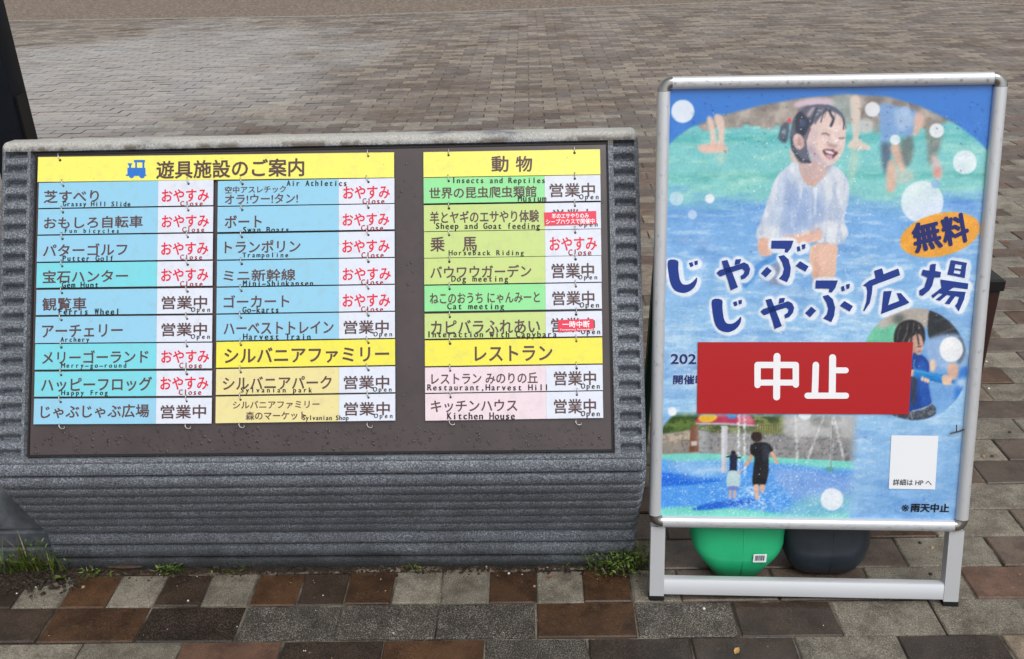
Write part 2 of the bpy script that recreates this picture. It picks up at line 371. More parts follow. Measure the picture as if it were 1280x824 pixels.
# ------------------------------------------------------------------ plane frames measured on the photo
class Plane:
    def __init__(s, B, yaw, lean):
        s.B = np.array(B, float); s.x = np.array([math.cos(yaw), math.sin(yaw), 0])
        s.y = np.array([-math.sin(yaw)*math.sin(lean), math.cos(yaw)*math.sin(lean), math.cos(lean)]); s.n = np.cross(s.x, s.y)
    def uv(s, px, py):
        d = CF+(px-640)/FPX*CR-(py-412)/FPX*CU; t_ = ((s.B-cam_pos)@s.n)/(d@s.n); P = cam_pos+t_*d-s.B
        return np.array([P@s.x, P@s.y])
    def w(s, a, b, c=0.0): return s.B+a*s.x+b*s.y+c*s.n
BP = Plane((-.419, .034, .35), -.008, .515)
SP = Plane((.542, -.006, 0.0), -.044, .246)

# ------------------------------------------------------------------ information board body
board = empty('information_board', (-0.42, 0.12, 0), 'grey ribbed stone information board with a dark brown panel of coloured plates', 'sign board')
# cross-section of the front: plinth, overhang, leaning face, rounded nose
sl_, cl_ = math.sin(.515), math.cos(.515)
FO = 0.006                       # face stands proud of the panel plane
fb = np.array([.034, .35])+FO*np.array([-cl_, sl_])
knee = fb-0.052*np.array([sl_, cl_])
ftop = fb+0.612*np.array([sl_, cl_])
ctrl = [np.array([.115, -0.01]), np.array([.115, .094]), knee, ftop]
def fillet(a, b, c, r, n=10):
    u = (a-b)/np.linalg.norm(a-b); v = (c-b)/np.linalg.norm(c-b); ang = math.acos(np.clip(u@v, -1, 1)); d = r/math.tan(ang/2)
    p0, p1 = b+u*d, b+v*d; return [(1-t_)**2*p0+2*t_*(1-t_)*b+t_**2*p1 for t_ in np.linspace(0, 1, n)]
prof = [ctrl[0]]+fillet(ctrl[0], ctrl[1], ctrl[2], .03)+fillet(ctrl[1], ctrl[2], ctrl[3], .10, 14)
nose_end = ftop+np.array([.042, .008])
prof += fillet(ctrl[2], ftop+np.array([sl_, cl_])*.012, nose_end+np.array([.02, .0]), .012, 8)+[nose_end]
prof = np.array(prof)
seg = np.linalg.norm(np.diff(prof, axis=0), axis=1); S = np.r_[0, np.cumsum(seg)]
SL = S[-1]
ss = np.arange(0, SL, 0.0027); ss = np.r_[ss, SL]
PY, PZ = np.interp(ss, S, prof[:, 0]), np.interp(ss, S, prof[:, 1])
TY, TZ = np.gradient(PY), np.gradient(PZ); tl = np.hypot(TY, TZ); NY, NZ = -TZ/tl, TY/tl    # outward (towards viewer)
# arc length where the panel begins/ends on the face
s_fb = float(np.interp(0, [0], [0]))
def s_of(b):   # b: distance up the face from the panel foot
    target = fb+b*np.array([sl_, cl_]); i = np.argmin(np.hypot(PY-target[0], PZ-target[1])); return ss[i]
s0, s1 = s_of(-0.004), s_of(0.603)
XL, XR = -1.0605, 0.2175
PXL, PXR = -0.993, 0.153          # opening of the panel
xs = np.unique(np.round(np.r_[XL, XL+.003, XL+.007, XL+.012, np.arange(XL+.02, XR-.02, .016), XR-.012, XR-.007, XR-.003, XR,
      PXL-.004, PXL, PXL+.002, PXR, PXR-.002, PXR+.004, -1.05, -1.046, -1.008, -1.003, .167, .171, .205, .209], 4))
pitch_low, pitch_side = .0335, .0298
bound = s0-0.012
def groove_depth():
    n_, m_ = len(ss), len(xs); D = np.zeros((n_, m_))
    for i, s in enumerate(ss):
        if s < bound:
            k = (bound-s)/pitch_low; f_ = k % 1.0
            if k > 30: d = 0
            # flat rib that drops into a narrow shadow groove
            rib = 0.0042*(2*abs(f_-0.42))**2.2 if f_ < .84 else 0.004
            d = rib+(0.0120*math.exp(-((f_-.92)/.075)**4) if f_ > .7 else 0)
            D[i, :] = d
        elif s0 <= s <= s1:
            k = (s-s0)/pitch_side; f_ = k % 1.0
            gd = 0.0160*(1/(1+math.exp(-(f_-.10)/.015)))*(1/(1+math.exp((f_-.48)/.04)))
            for j, x in enumerate(xs):
                if PXL-.0005 <= x <= PXR+.0005: D[i, j] = 0.014
                elif (-1.0485 < x < -1.0055) or (.1685 < x < .2075): D[i, j] = gd
    return D
D = groove_depth()
for j, x in enumerate(xs):      # soften the two ends
    e = min(x-XL, XR-x); 
    if e < .012: D[:, j] += .010*(1-e/.012)**2
D += (rng.random(D.shape)-.5)*.0002
Yg = PY[:, None]-NY[:, None]*0*1.0; 
V = np.empty((len(ss), len(xs), 3)); V[:, :, 0] = xs[None, :]
V[:, :, 1] = PY[:, None]-NY[:, None]*D-.008*(xs[None, :]+.42); V[:, :, 2] = PZ[:, None]-NZ[:, None]*D
ns, nx = len(ss), len(xs)
idx = np.arange(ns*nx).reshape(ns, nx)
faces = np.stack([idx[:-1, :-1], idx[:-1, 1:], idx[1:, 1:], idx[1:, :-1]], -1).reshape(-1, 4)
verts = V.reshape(-1, 3).tolist(); faces = faces.tolist()
b_y = nose_end[0]+.012
for j, side in ((0, -1), (nx-1, 1)):
    base = len(verts); x = xs[j]
    b_yy = b_y-.008*(x+.42); verts += [(x, b_yy, float(PZ[-1])-.01), (x, b_yy-.14, 0.0-.01)]
    loop = [int(idx[i, j]) for i in range(ns)]+[base, base+1]
    faces.append(loop if side > 0 else loop[::-1])
bl, br_ = len(verts)-4, len(verts)-2
faces.append([int(idx[-1, 0]), int(idx[-1, -1]), br_, bl]); faces.append([bl, br_, br_+1, bl+1])
off = np.array(board.location)
me = bpy.data.meshes.new('stone_body'); me.from_pydata([tuple(np.array(v)-off) for v in verts], [], faces); me.materials.append(M['stone'])
me.shade_smooth()
try: me.set_sharp_from_angle(angle=math.radians(50))
except Exception: pass
o = bpy.data.objects.new('stone_body', me); COL.objects.link(o); o.parent = board

# panel and gasket
def plate_box(mb, P, a0, b0, a1, b1, c0, c1, m=0):
    q = [P.w(a, b, c) for c in (c0, c1) for a, b in ((a0, b0), (a1, b0), (a1, b1), (a0, b1))]
    mb.add(q, [(4, 5, 6, 7), (3, 2, 1, 0), (0, 1, 5, 4), (1, 2, 6, 5), (2, 3, 7, 6), (3, 0, 4, 7)], m)
pa0, pa1, pb0, pb1 = -.570, .570, .001, .599
for (a0, a1) in ((pa0, .2085), (.2105, pa1)) if False else ((pa0, pa1),):
    b = MB(); plate_box(b, BP, a0, pb0, a1, pb1, -.007, -.001); b.build('panel', M['panel'], board)
b = MB(); g = .0035
plate_box(b, BP, pa0-g, pb0-g, pa1+g, pb0-.0003, -.007, .0012); plate_box(b, BP, pa0-g, pb1+.0003, pa1+g, pb1+g, -.007, .0012)
plate_box(b, BP, pa0-g, pb0-.0002, pa0-.0003, pb1+.0002, -.007, .001); plate_box(b, BP, pa1+.0003, pb0-.0002, pa1+g, pb1+.0002, -.007, .001)
b.build('gasket', M['gasket'], board)

# ------------------------------------------------------------------ lettering
_tc = {}
def glyphs(body, offset=0.0, res=3):
    key = (body, offset)
    if key in _tc: return _tc[key]
    c = bpy.data.curves.new('lettering', 'FONT'); c.body = body; c.resolution_u = res; c.offset = offset
    ob = bpy.data.objects.new('lettering', c); COL.objects.link(ob); bpy.context.view_layer.update()
    me_ = bpy.data.meshes.new_from_object(ob.evaluated_get(bpy.context.evaluated_depsgraph_get()))
    v = np.array([x.co[:2] for x in me_.vertices]) if len(me_.vertices) else np.zeros((0, 2))
    f = [tuple(p.vertices) for p in me_.polygons]
    if len(f) and sum(p.normal.z for p in me_.polygons) < 0: f = [q[::-1] for q in f]
    bpy.data.objects.remove(ob); bpy.data.curves.remove(c); bpy.data.meshes.remove(me_)
    _tc[key] = (v, f); return v, f
CROPS = {'a': (0, 150, 4.121), 'b': (260, 170, 4.576), 'c': (30, 340, 3.924), 'd': (260, 340, 3.924), 'e': (510, 160, 4.129), 'f': (510, 340, 3.432),
         'p1': (810, 80, 3.744), 'p2': (1030, 80, 3.744), 'p3': (810, 290, 3.924), 'p4': (1030, 290, 3.924), 'p5': (800, 490, 3.923), 'p6': (1030, 490, 3.924), 'g': (930, 110, 3.293), 'h': (960, 120, 8.236), 'k': (1080, 380, 5.496), 'q': (820, 505, 4.923)}
def cp(k, x, y): ox, oy, s = CROPS[k]; return ox+x/s, oy+y/s
def text_on(mb, P, k, box, body, offset=0.02, c=0.0006, rot=0.0, m=0):
    x0, y0 = cp(k, box[0], box[1]); x1, y1 = cp(k, box[2], box[3])
    v, f = glyphs(body, 0.0)
    if not len(v): return
    xm, ym = (x0+x1)/2, (y0+y1)/2
    ctr = P.uv(xm, ym); wd = (P.uv(x1, ym)-P.uv(x0, ym))[0]; ht = (P.uv(xm, y0)-P.uv(xm, y1))[1]
    lo, hi = v.min(0), v.max(0); q = (v-(lo+hi)/2)/(hi-lo)*np.array([wd, ht])
    t_ = max(0.0, offset)*1.05*ht
    if rot: cr, sr = math.cos(rot), math.sin(rot); q = q@np.array([[cr, sr], [-sr, cr]])
    for i_, (sx_, sy_) in enumerate(((0, 0), (1, .3), (-1, -.3), (.3, 1), (-.3, -1), (.7, -.7), (-.7, .7)) if offset > 0 else ((0, 0),)):
        mb.add([P.w(ctr[0]+a+sx_*t_, ctr[1]+b+sy_*t_, c+i_*.000012) for a, b in q], f, m)
def mono_on(mb, P, k, box, body, offset=0.012, c=0.0007, m=0):
    x0, y0 = cp(k, box[0], box[1]); x1, y1 = cp(k, box[2], box[3]); ym = (y0+y1)/2
    A = P.uv(x0, ym); Bq = P.uv(x1, ym); ht = (P.uv(x0, y0)-P.uv(x0, y1))[1]
    desc = any(ch in 'gjpqy,' for ch in body); cap = ht*(0.84 if desc else 1.06); baseb = A[1]-ht/2+(ht*0.22 if desc else 0)
    sc = cap/0.70; n_ = len(body); pit = (Bq[0]-A[0])/(n_-0.25)
    for i, ch in enumerate(body):
        if ch == ' ': continue
        v, f = glyphs(ch, 0.0); lo, hi = v[:, 0].min(), v[:, 0].max(); wch = hi-lo
        tw = min(wch*sc*0.92, pit*0.78) if ch not in 'ilI1-.,' else wch*sc
        if ch == '-': tw = pit*.7
        cx = A[0]+pit*(i+.4)
        for j_, (sx_, sy_) in enumerate(((0, 0), (1, .4), (-1, -.4))):
            mb.add([P.w(cx+(a-(lo+hi)/2)/wch*tw+sx_*sc*.028, baseb+(Bq[1]-A[1])*(i/n_)+(b+sy_*.028)*sc, c+j_*.000012) for a, b in v], f, m)

# ------------------------------------------------------------------ hanging plates
ONM = 'おやすみ'; EIG = '営業中'
def plate(quad, split, left, right, label, texts, ring_px, wide=False, group=None, last=False):
    """quad: photo corners TL,TR,BR,BL.  texts: (kind, crop, box, body)"""
    q = [BP.uv(*p) for p in quad]
    a0 = (q[0][0]+q[3][0])/2; a1 = (q[1][0]+q[2][0])/2; bt = (q[0][1]+q[1][1])/2; bb = (q[2][1]+q[3][1])/2
    tilt = ((q[1][1]-q[0][1])+(q[2][1]-q[3][1]))/2/(a1-a0)
    lift = .0035+random.uniform(0, .0012)
    root = empty('hanging_plate', BP.w((a0+a1)/2, bb, lift), label, 'sign plate', group)
    def quadpts(aa0, aa1, c):
        f_ = lambda a, b: BP.w(a, b+(a-(a0+a1)/2)*tilt, c)
        return [f_(aa0, bb), f_(aa1, bb), f_(aa1, bt), f_(aa0, bt)]
    def slab(aa0, aa1, c0, c1):
        return quadpts(aa0, aa1, c0)+quadpts(aa0, aa1, c1), [(4, 5, 6, 7), (3, 2, 1, 0), (0, 1, 5, 4), (1, 2, 6, 5), (2, 3, 7, 6), (3, 0, 4, 7)]
    if split:
        sa = BP.uv(split, (quad[0][1]+quad[3][1])/2)[0]
        b = MB(); v, f = slab(a0, sa, lift, lift+.0015); b.add(v, f[:1]); b.add(v, f[1:], 1); b.build('name_panel', [M['p_'+left], M['edge']], root)
        b = MB(); v, f = slab(sa+.0002, a1, lift, lift+.0015); b.add(v, f[:1]); b.add(v, f[1:], 1); b.build('status_panel', [M['p_status'], M['edge']], root)
    else:
        b = MB(); v, f = slab(a0, a1, lift, lift+.0015); b.add(v, f[:1]); b.add(v, f[1:], 1); b.build('name_panel', [M['p_'+left], M['edge']], root)
    c = lift+.0015
    for kind, k, box, body in texts:
        b = MB()
        if kind == 'J': text_on(b, BP, k, box, body, .019, c+.0003); b.build('lettering', M['tbrown'], root)
        elif kind == 'H': text_on(b, BP, k, box, body, .022, c+.0003); b.build('lettering', M['tbrown'], root)
        elif kind == 'E': mono_on(b, BP, k, box, body, .012, c+.0006); b.build('english_lettering', M['tblack'], root)
        elif kind == 'X': text_on(b, BP, k, box, ONM, .02, c+.0003); b.build('status_lettering', M['tred'], root)
        elif kind == 'x': mono_on(b, BP, k, box, 'Close', .01, c+.0006); b.build('english_lettering', M['tdred'], root)
        elif kind == 'O': text_on(b, BP, k, box, EIG, .020, c+.0003); b.build('status_lettering', M['tbrown'], root)
        elif kind == 'o': mono_on(b, BP, k, box, 'Open', .012, c+.0006); b.build('english_lettering', M['tblack'], root)
        elif kind == 'S':     # red sticker over the status
            qs = [BP.uv(*cp(k, *p)) for p in box]
            v = [BP.w(a, b_, c+.0009) for a, b_ in qs]+[BP.w(a, b_, c+.0014) for a, b_ in qs]
            b.add(v, [(4, 7, 6, 5), (0, 1, 5, 4), (1, 2, 6, 5), (2, 3, 7, 6), (3, 0, 4, 7)])
            st = b.build('sticker', M['sticker'], root, label='small red sticker with white lettering over the status')
            for kk, bx, tx in body:
                b2 = MB(); text_on(b2, BP, kk, bx, tx, .018, c+.0017); b2.build('sticker_lettering', M['twhite'], st)
    # rings through the holes of the upper edge
    for rx in ring_px:
        t_ = (rx-quad[0][0])/(quad[1][0]-quad[0][0]); hy = quad[0][1]+t_*(quad[1][1]-quad[0][1])+4.3
        h = BP.uv(rx, hy); r = .0021*random.uniform(.85, 1.1)
        b = MB(); b.add([BP.w(h[0]+r*1.15*math.cos(i*math.pi/5), h[1]+r*1.15*math.sin(i*math.pi/5), c+.0002) for i in range(10)], [tuple(range(10))]); b.build('hole', M['hole'], root)
        dx = random.uniform(-.0045, -.001) if quad[0][0] < 520 else random.uniform(-.0012, .0008)
        b = MB(); b.tube([BP.w(h[0], h[1]-.0004, c-.001), BP.w(h[0]+.0002, h[1]+.001, c+.0028), BP.w(h[0]+dx*.6, h[1]+.006, c+.0034), BP.w(h[0]+dx, h[1]+.0125, c+.0028), BP.w(h[0]+dx, h[1]+.0135, c-.001)], .0010, 6)
        b.build('ring', M['wire'], root, smooth=True)
    if last:
        for rx in ring_px:
            h = BP.uv(rx-1, quad[3][1]+1)
            b = MB(); b.tube([BP.w(h[0], h[1]+.003, c+.0015), BP.w(h[0]-.0008, h[1]-.001, c+.003), BP.w(h[0]+.001, h[1]-.0055, c+.002), BP.w(h[0]+.006, h[1]-.0075, c+.0012), BP.w(h[0]+.010, h[1]-.0055, c+.002), BP.w(h[0]+.009, h[1]-.002, c+.002)], .0009, 6)
            b.build('hook', M['wire'], root, smooth=True)
    return root, c

def Q(xl, xr, yt, yb, dt, db): return [(xl, yt), (xr, yt+dt), (xr, yb+db), (xl, yb)]
# header over the two left columns, with its small blue train
hd, hc = plate([(49, 197.3), (493, 191.5), (493.3, 222.6), (49.2, 228.5)], None, 'yellow', None, 'wide yellow header plate with a blue train above the two left columns', [('H', 'a', (812, 209, 1568, 299), '遊具施設のご案内')], (77, 461))
b = MB()
def icon(pts):
    v = [BP.w(*BP.uv(*cp('a', *p)), hc+.0004) for p in pts]; b.add(v, [tuple(range(len(pts)-1, -1, -1))])
icon([(697, 210), (753, 210), (753, 222), (697, 222)]); icon([(703, 222.2), (712, 222.2), (712, 250), (703, 250)]); icon([(740, 222.2), (750, 222.2), (750, 250), (740, 250)])
icon([(663, 250.2), (756, 250.2), (756, 284), (663, 284)]); icon([(664, 227), (688, 227), (684, 237), (668, 237)]); icon([(671, 237.2), (682, 237.2), (682, 250), (671, 250)])
icon([(655, 284.2), (760, 284.2), (760, 292), (655, 292)]); icon([(684+13*math.cos(a), 292.2+11*math.sin(a)) for a in np.linspace(0, math.pi, 12)]); icon([(738+14*math.cos(a), 292.2+12*math.sin(a)) for a in np.linspace(0, math.pi, 12)])
b.build('train_icon', M['ticon'], hd)

c1 = [('blue', 229.5, 260.9, '芝すべり', 'a', (235, 365, 515, 428), 'Grassy Hill Slide', (332, 425, 678, 454), 'a', 'X', (840, 360, 1080, 424), (935, 422, 1050, 446)),
      ('blue', 262.4, 293.9, 'おもしろ自転車', 'a', (235, 500, 740, 560), 'Fun bicycles', (338, 564, 622, 590), 'a', 'X', (840, 493, 1080, 555), (945, 556, 1058, 580)),
      ('blue', 295.6, 327.9, 'パターゴルフ', 'a', (232, 640, 662, 702), 'Putter Golf', (330, 703, 592, 729), 'a', 'X', (838, 633, 1078, 697), (935, 698, 1048, 722)),
      ('cyan', 329.6, 360.4, '宝石ハンター', 'a', (230, 776, 665, 840), 'Gem Hunt', (807, 805, 994, 833), 'a', 'X', (838, 768, 1078, 832), (935, 834, 1050, 860)),
      ('blue', 362.9, 394.3, '観覧車', 'c', (98, 128, 312, 190), 'Ferris Wheel', (175, 182, 475, 210), 'c', 'O', (682, 120, 902, 183), (825, 176, 920, 203)),
      ('blue', 396.6, 429.2, 'アーチェリー', 'c', (98, 260, 490, 320), 'Archery', (188, 322, 328, 350), 'c', 'O', (682, 252, 902, 315), (825, 308, 920, 335)),
      ('cyan', 430.5, 462.3, 'メリーゴーランド', 'c', (98, 386, 615, 448), 'Merry-go-round', (190, 449, 510, 476), 'c', 'X', (680, 385, 912, 446), (768, 447, 878, 472)),
      ('cyan', 464.9, 496.0, 'ハッピーフロッグ', 'c', (92, 518, 632, 585), 'Happy Frog', (190, 582, 418, 610), 'c', 'X', (675, 515, 908, 577), (765, 578, 875, 603)),
      ('blue', 498.5, 530.4, 'じゃぶじゃぶ広場', 'c', (90, 652, 618, 715), None, None, 'c', 'O', (677, 653, 897, 718), None)]
for i, (colr, yt, yb, jp, k, jb, en, eb, sk, st, sb, seb) in enumerate(c1):
    f_ = (yt-229)/300; xl = 50-6.5*f_; xr = 267.8-2.2*f_; dt = -3*(1-f_)-.8
    if en == 'Gem Hunt': eb = (683-0, 800, 868, 826)
    tx = [('J', k, jb, jp)]
    if en == 'Gem Hunt': tx.append(('E', 'c', (195, 52, 372, 79), en))
    elif en: tx.append(('E', k, eb, en))
    tx.append((st, sk, sb, '')); 
    if seb: tx.append(('x' if st == 'X' else 'o', sk, seb, ''))
    stxt = 'red Close status' if st == 'X' else 'brown Open status'
    plate(Q(xl, xr, yt, yb, dt, dt), 198.8-2.8*f_, colr, 'status', f'{colr} plate reading {en}, {stxt}, in the leftmost column' if en else 'bottom blue plate of the leftmost column, without an English line, open status', tx, (81-3.5*f_, 237-2.5*f_), group='plates hanging in the left column', last=(i == 8))
c2 = [('blue', 227.3, 258.1, [('J', 'b', (103, 290, 450, 330), '空中アスレチック'), ('J', 'b', (103, 336, 518, 390), 'オラ!ウー!タン!'), ('E', 'b', (455, 260, 798, 290), 'Air Athletics')], 'オラ!ウー!タン!', 'b', 'X', (778, 290, 1042, 362), (888, 362, 1012, 392)),
      ('blue', 259.6, 290.8, [('J', 'b', (103, 458, 312, 528), 'ボート'), ('E', 'b', (205, 525, 468, 555), 'Swan Boats')], 'ボート', 'b', 'X', (775, 446, 1038, 516), (880, 515, 1005, 545)),
      ('blue', 293.5, 325.2, [('J', 'b', (103, 600, 532, 670), 'トランポリン'), ('E', 'b', (203, 672, 465, 704), 'Trampoline')], 'トランポリン', 'b', 'X', (773, 598, 1040, 669), (882, 670, 1008, 700)),
      ('blue', 326.9, 358.6, [('J', 'd', (82, -11, 432, 46), 'ミニ新幹線'), ('E', 'd', (177, 45, 520, 71), 'Mini-Shinkansen')], 'ミニ新幹線', 'd', 'X', (665, -18, 898, 42), (755, 40, 862, 65)),
      ('blue', 360.4, 392.2, [('J', 'd', (83, 115, 402, 175), 'ゴーカート'), ('E', 'd', (175, 174, 352, 201), 'Go-karts')], 'ゴーカート', 'd', 'X', (665, 110, 895, 172), (755, 172, 862, 197)),
      ('blue', 394.0, 426.1, [('J', 'd', (83, 246, 618, 305), 'ハーベストトレイン'), ('E', 'd', (178, 305, 508, 333), 'Harvest Train')], 'ハーベストトレイン', 'd', 'O', (670, 240, 888, 304), (815, 296, 908, 323)),
      ('deepyellow', 427.9, 459.8, [('H', 'd', (85, 370, 888, 446), 'シルバニアファミリー')], 'シルバニアファミリー', 'd', None, None, None),
      ('cream', 461.8, 493.7, [('J', 'd', (78, 513, 608, 576), 'シルバニアパーク'), ('E', 'd', (162, 568, 515, 598), 'Sylvanian park')], 'シルバニアパーク', 'd', 'O', (670, 510, 890, 574), (812, 566, 905, 593)),
      ('cream', 496.0, 529.0, [('J', 'd', (127, 632, 550, 670), 'シルバニアファミリー'), ('J', 'd', (190, 684, 485, 725), '森のマーケット'), ('E', 'd', (468, 705, 692, 732), 'Sylvanian Shop')], '森のマーケット', 'd', 'O', (672, 639, 893, 703), (817, 696, 910, 722))]
for i, (colr, yt, yb, tx, nm, k, st, sb, seb) in enumerate(c2):
    f_ = (yt-227)/300; tx = list(tx)
    if st: tx += [(st, k, sb, ''), ('x' if st == 'X' else 'o', k, seb, '')]
    stxt = {'X': 'red Close status', 'O': 'brown Open status', None: 'large brown lettering'}[st]
    cn = colr.replace('deepyellow', 'yellow')
    plate(Q(273.5-3*f_, 493.5+1.3*f_, yt, yb, -3.8, -3.4), 424+.5*f_ if st else None, colr, 'status', (f'{cn} plate reading {[q_[3] for q_ in tx if q_[0] == chr(69)][0]}, {stxt}, in the middle column' if st else 'bright yellow heading plate without status in the middle column'), tx, (304.5-3*f_, 461.3), group='plates hanging in the middle column', last=(i == 8))
c3 = [('yellow', 191.5, 222.2, [('H', 'e', (433, 150, 518, 230), '動'), ('H', 'e', (558, 150, 640, 229), '物')], '動物', 'e', None, None, None),
      ('green', 223.7, 254.9, [('J', 'e', (112, 307, 662, 365), '世界の昆虫爬虫類館'), ('E', 'e', (228, 262, 708, 296), 'Insects and Reptiles'), ('E', 'e', (568, 353, 712, 383), 'Musium')], '世界の昆虫爬虫類館', 'e', 'O', (732, 290, 963, 359), (883, 348, 985, 378)),
      ('ygreen', 257.6, 289.6, [('J', 'e', (115, 430, 675, 492), '羊とヤギのエサやり体験'), ('E', 'e', (145, 495, 680, 532), 'Sheep and Goat feeding')], '羊とヤギのエサやり体験', 'e', 'O', (745, 423, 955, 492), (880, 488, 980, 518)),
      ('ygreen', 291.0, 322.8, [('J', 'e', (118, 566, 190, 640), '乗'), ('J', 'e', (283, 566, 355, 640), '馬'), ('E', 'e', (212, 635, 598, 666), 'Horseback Riding')], '乗馬', 'e', 'X', (732, 566, 973, 634), (828, 631, 945, 660)),
      ('ygreen', 324.2, 356.0, [('J', 'e', (118, 712, 635, 775), 'バウワウガーデン'), ('E', 'f', (188, 20, 430, 50), 'Dog meeting')], 'バウワウガーデン', 'e', 'O', (742, 702, 958, 776), (878, 762, 978, 790)),
      ('green', 358.0, 389.5, [('J', 'f', (95, 90, 565, 136), 'ねこのおうち にゃんみーと'), ('E', 'f', (170, 137, 412, 168), 'Cat meeting')], 'ねこのおうち にゃんみーと', 'f', 'O', (620, 84, 798, 143), (737, 133, 820, 160)),
      ('ygreen', 393.0, 423.6, [('J', 'f', (100, 207, 565, 266), 'カピバラふれあい'), ('E', 'f', (83, 257, 638, 288), 'Interaction with Capybara')], 'カピバラふれあい', 'f', 'O', (615, 199, 800, 259), (742, 247, 825, 274)),
      ('deepyellow', 426.2, 457.7, [('H', 'f', (288, 318, 618, 382), 'レストラン')], 'レストラン', 'f', None, None, None),
      ('pink', 460.0, 491.0, [('J', 'f', (102, 434, 555, 480), 'レストラン みのりの丘'), ('E', 'f', (85, 484, 602, 515), 'Restaurant,Harvest Hill')], 'レストラン みのりの丘', 'f', 'O', (627, 427, 805, 486), (742, 480, 823, 507)),
      ('pink', 493.0, 525.6, [('J', 'f', (100, 550, 468, 600), 'キッチンハウス'), ('E', 'f', (170, 604, 458, 632), 'Kitchen House')], 'キッチンハウス', 'f', 'O', (627, 546, 805, 606), (742, 597, 823, 625))]
for i, (colr, yt, yb, tx, nm, k, st, sb, seb) in enumerate(c3):
    f_ = (yt-191)/300; tx = list(tx)
    if st: tx += [(st, k, sb, ''), ('x' if st == 'X' else 'o', k, seb, '')]
    stxt = {'X': 'red Close status', 'O': 'brown Open status', None: 'large brown lettering'}[st]
    if i == 2:
        tx.append(('S', 'e', [(702, 440), (970, 432), (972, 500), (705, 507)], [('e', (742, 444, 932, 470), '羊のエサやりのみ'), ('e', (712, 473, 962, 499), 'シープハウスで開催中')])); stxt = 'wide red sticker over its status'
    if i == 6:
        tx.append(('S', 'f', [(643, 208), (795, 203), (797, 250), (645, 260)], [('f', (662, 212, 778, 240), '一時中断'), ('f', (650, 245, 790, 253), 'Temporary Suspended')])); stxt = 'small red sticker over its status'
    cn = {'deepyellow': 'yellow', 'ygreen': 'yellow green', 'pink': 'pale pink'}.get(colr, colr)
    plate(Q(529.8+2.2*f_, 750+3.5*f_, yt, yb, -4.2, -3.0), 680.7+2*f_ if st else None, colr, 'status', (f'{cn} plate reading {[q_[3] for q_ in tx if q_[0] == chr(69)][0]}, {stxt}, right column' if st else ['yellow header plate on top of the right column', 'yellow heading plate above the two pale pink plates'][i > 0]), tx, (561+2.5*f_, 718+3*f_), group='plates hanging in the right column', last=(i == 9))

# ------------------------------------------------------------------ droplets
def droplets(pts, name, parent, normals, rmin, rmax, flat=0.42, mt='drop'):
    dv = []; hn = 7
    for (rr, zz) in ((1.0, 0.0), (0.72, 0.62)): dv += [(rr*math.cos(2*math.pi*k/hn), rr*math.sin(2*math.pi*k/hn), zz) for k in range(hn)]
    dv.append((0, 0, .95)); dv = np.array(dv)
    dfa = [(k, (k+1) % hn, hn+(k+1) % hn, hn+k) for k in range(hn)]+[(hn+k, hn+(k+1) % hn, 2*hn) for k in range(hn)]
    mb = MB()
    for P_, N_ in zip(pts, normals):
        N_ = N_/np.linalg.norm(N_); a = np.cross(N_, (0, 0, 1.0)); a /= np.linalg.norm(a); b_ = np.cross(N_, a); r = random.uniform(rmin, rmax)*random.choice((1, 1, .7)); e = random.uniform(.8, 1.4)
        mb.add([P_+r*(x*a+y*e*b_)+N_*r*z*flat for x, y, z in dv], dfa)
    return mb.build(name, M[mt], parent, smooth=True, kind='stuff')
pts = []
for _ in range(900):
    a, b_ = random.uniform(-.56, .56), random.uniform(.004, .05) if random.random() < .5 else random.uniform(.05, .59)
    if b_ > .05 and not (.155 < a < .208 or a > .548 or a < -.558): continue
    pts.append(BP.w(a, b_, -.0009))
droplets(pts, 'rain_droplets', board, [BP.n]*len(pts), .0014, .0032)

# ------------------------------------------------------------------ poster print, painted in code as vertex colours
UV0 = (-.2915, .181); UV1 = (.2915, 1.020)
GW, GH = 372, 536; SSC = 2; W_, H_ = GW*SSC, GH*SSC
def tocan(pts):
    out = []
    for p in pts:
        u, v = SP.uv(*p); out.append(((u-UV0[0])/(UV1[0]-UV0[0])*W_, (UV1[1]-v)/(UV1[1]-UV0[1])*H_))
    return np.array(out)
def cr_smooth(P_, n=6):
    P_ = np.array(P_, float); k = len(P_); o_ = []
    for i in range(k):
        p0, p1, p2, p3 = P_[(i-1) % k], P_[i], P_[(i+1) % k], P_[(i+2) % k]
        for t_ in np.linspace(0, 1, n, endpoint=False):
            o_.append(.5*((2*p1)+(-p0+p2)*t_+(2*p0-5*p1+4*p2-p3)*t_**2+(-p0+3*p1-3*p2+p3)*t_**3))
    return np.array(o_)
canvas = np.zeros((H_, W_, 3))
yy, xx = np.mgrid[0:H_, 0:W_]
def vnoise(sx, sy, seed, octv=4):
    r = np.random.default_rng(seed); out = np.zeros((H_, W_)); amp = 1; tot = 0
    for o_ in range(octv):
        gx, gy = max(2, int(W_/sx*2**o_)+2), max(2, int(H_/sy*2**o_)+2); g_ = r.random((gy, gx))
        fx = xx/W_*(gx-1.001); fy = yy/H_*(gy-1.001); ix, iy = fx.astype(int), fy.astype(int); ax, ay = fx-ix, fy-iy
        ax = ax*ax*(3-2*ax); ay = ay*ay*(3-2*ay)
        out += amp*((g_[iy, ix]*(1-ax)+g_[iy, ix+1]*ax)*(1-ay)+(g_[iy+1, ix]*(1-ax)+g_[iy+1, ix+1]*ax)*ay); tot += amp; amp *= .55
    return out/tot
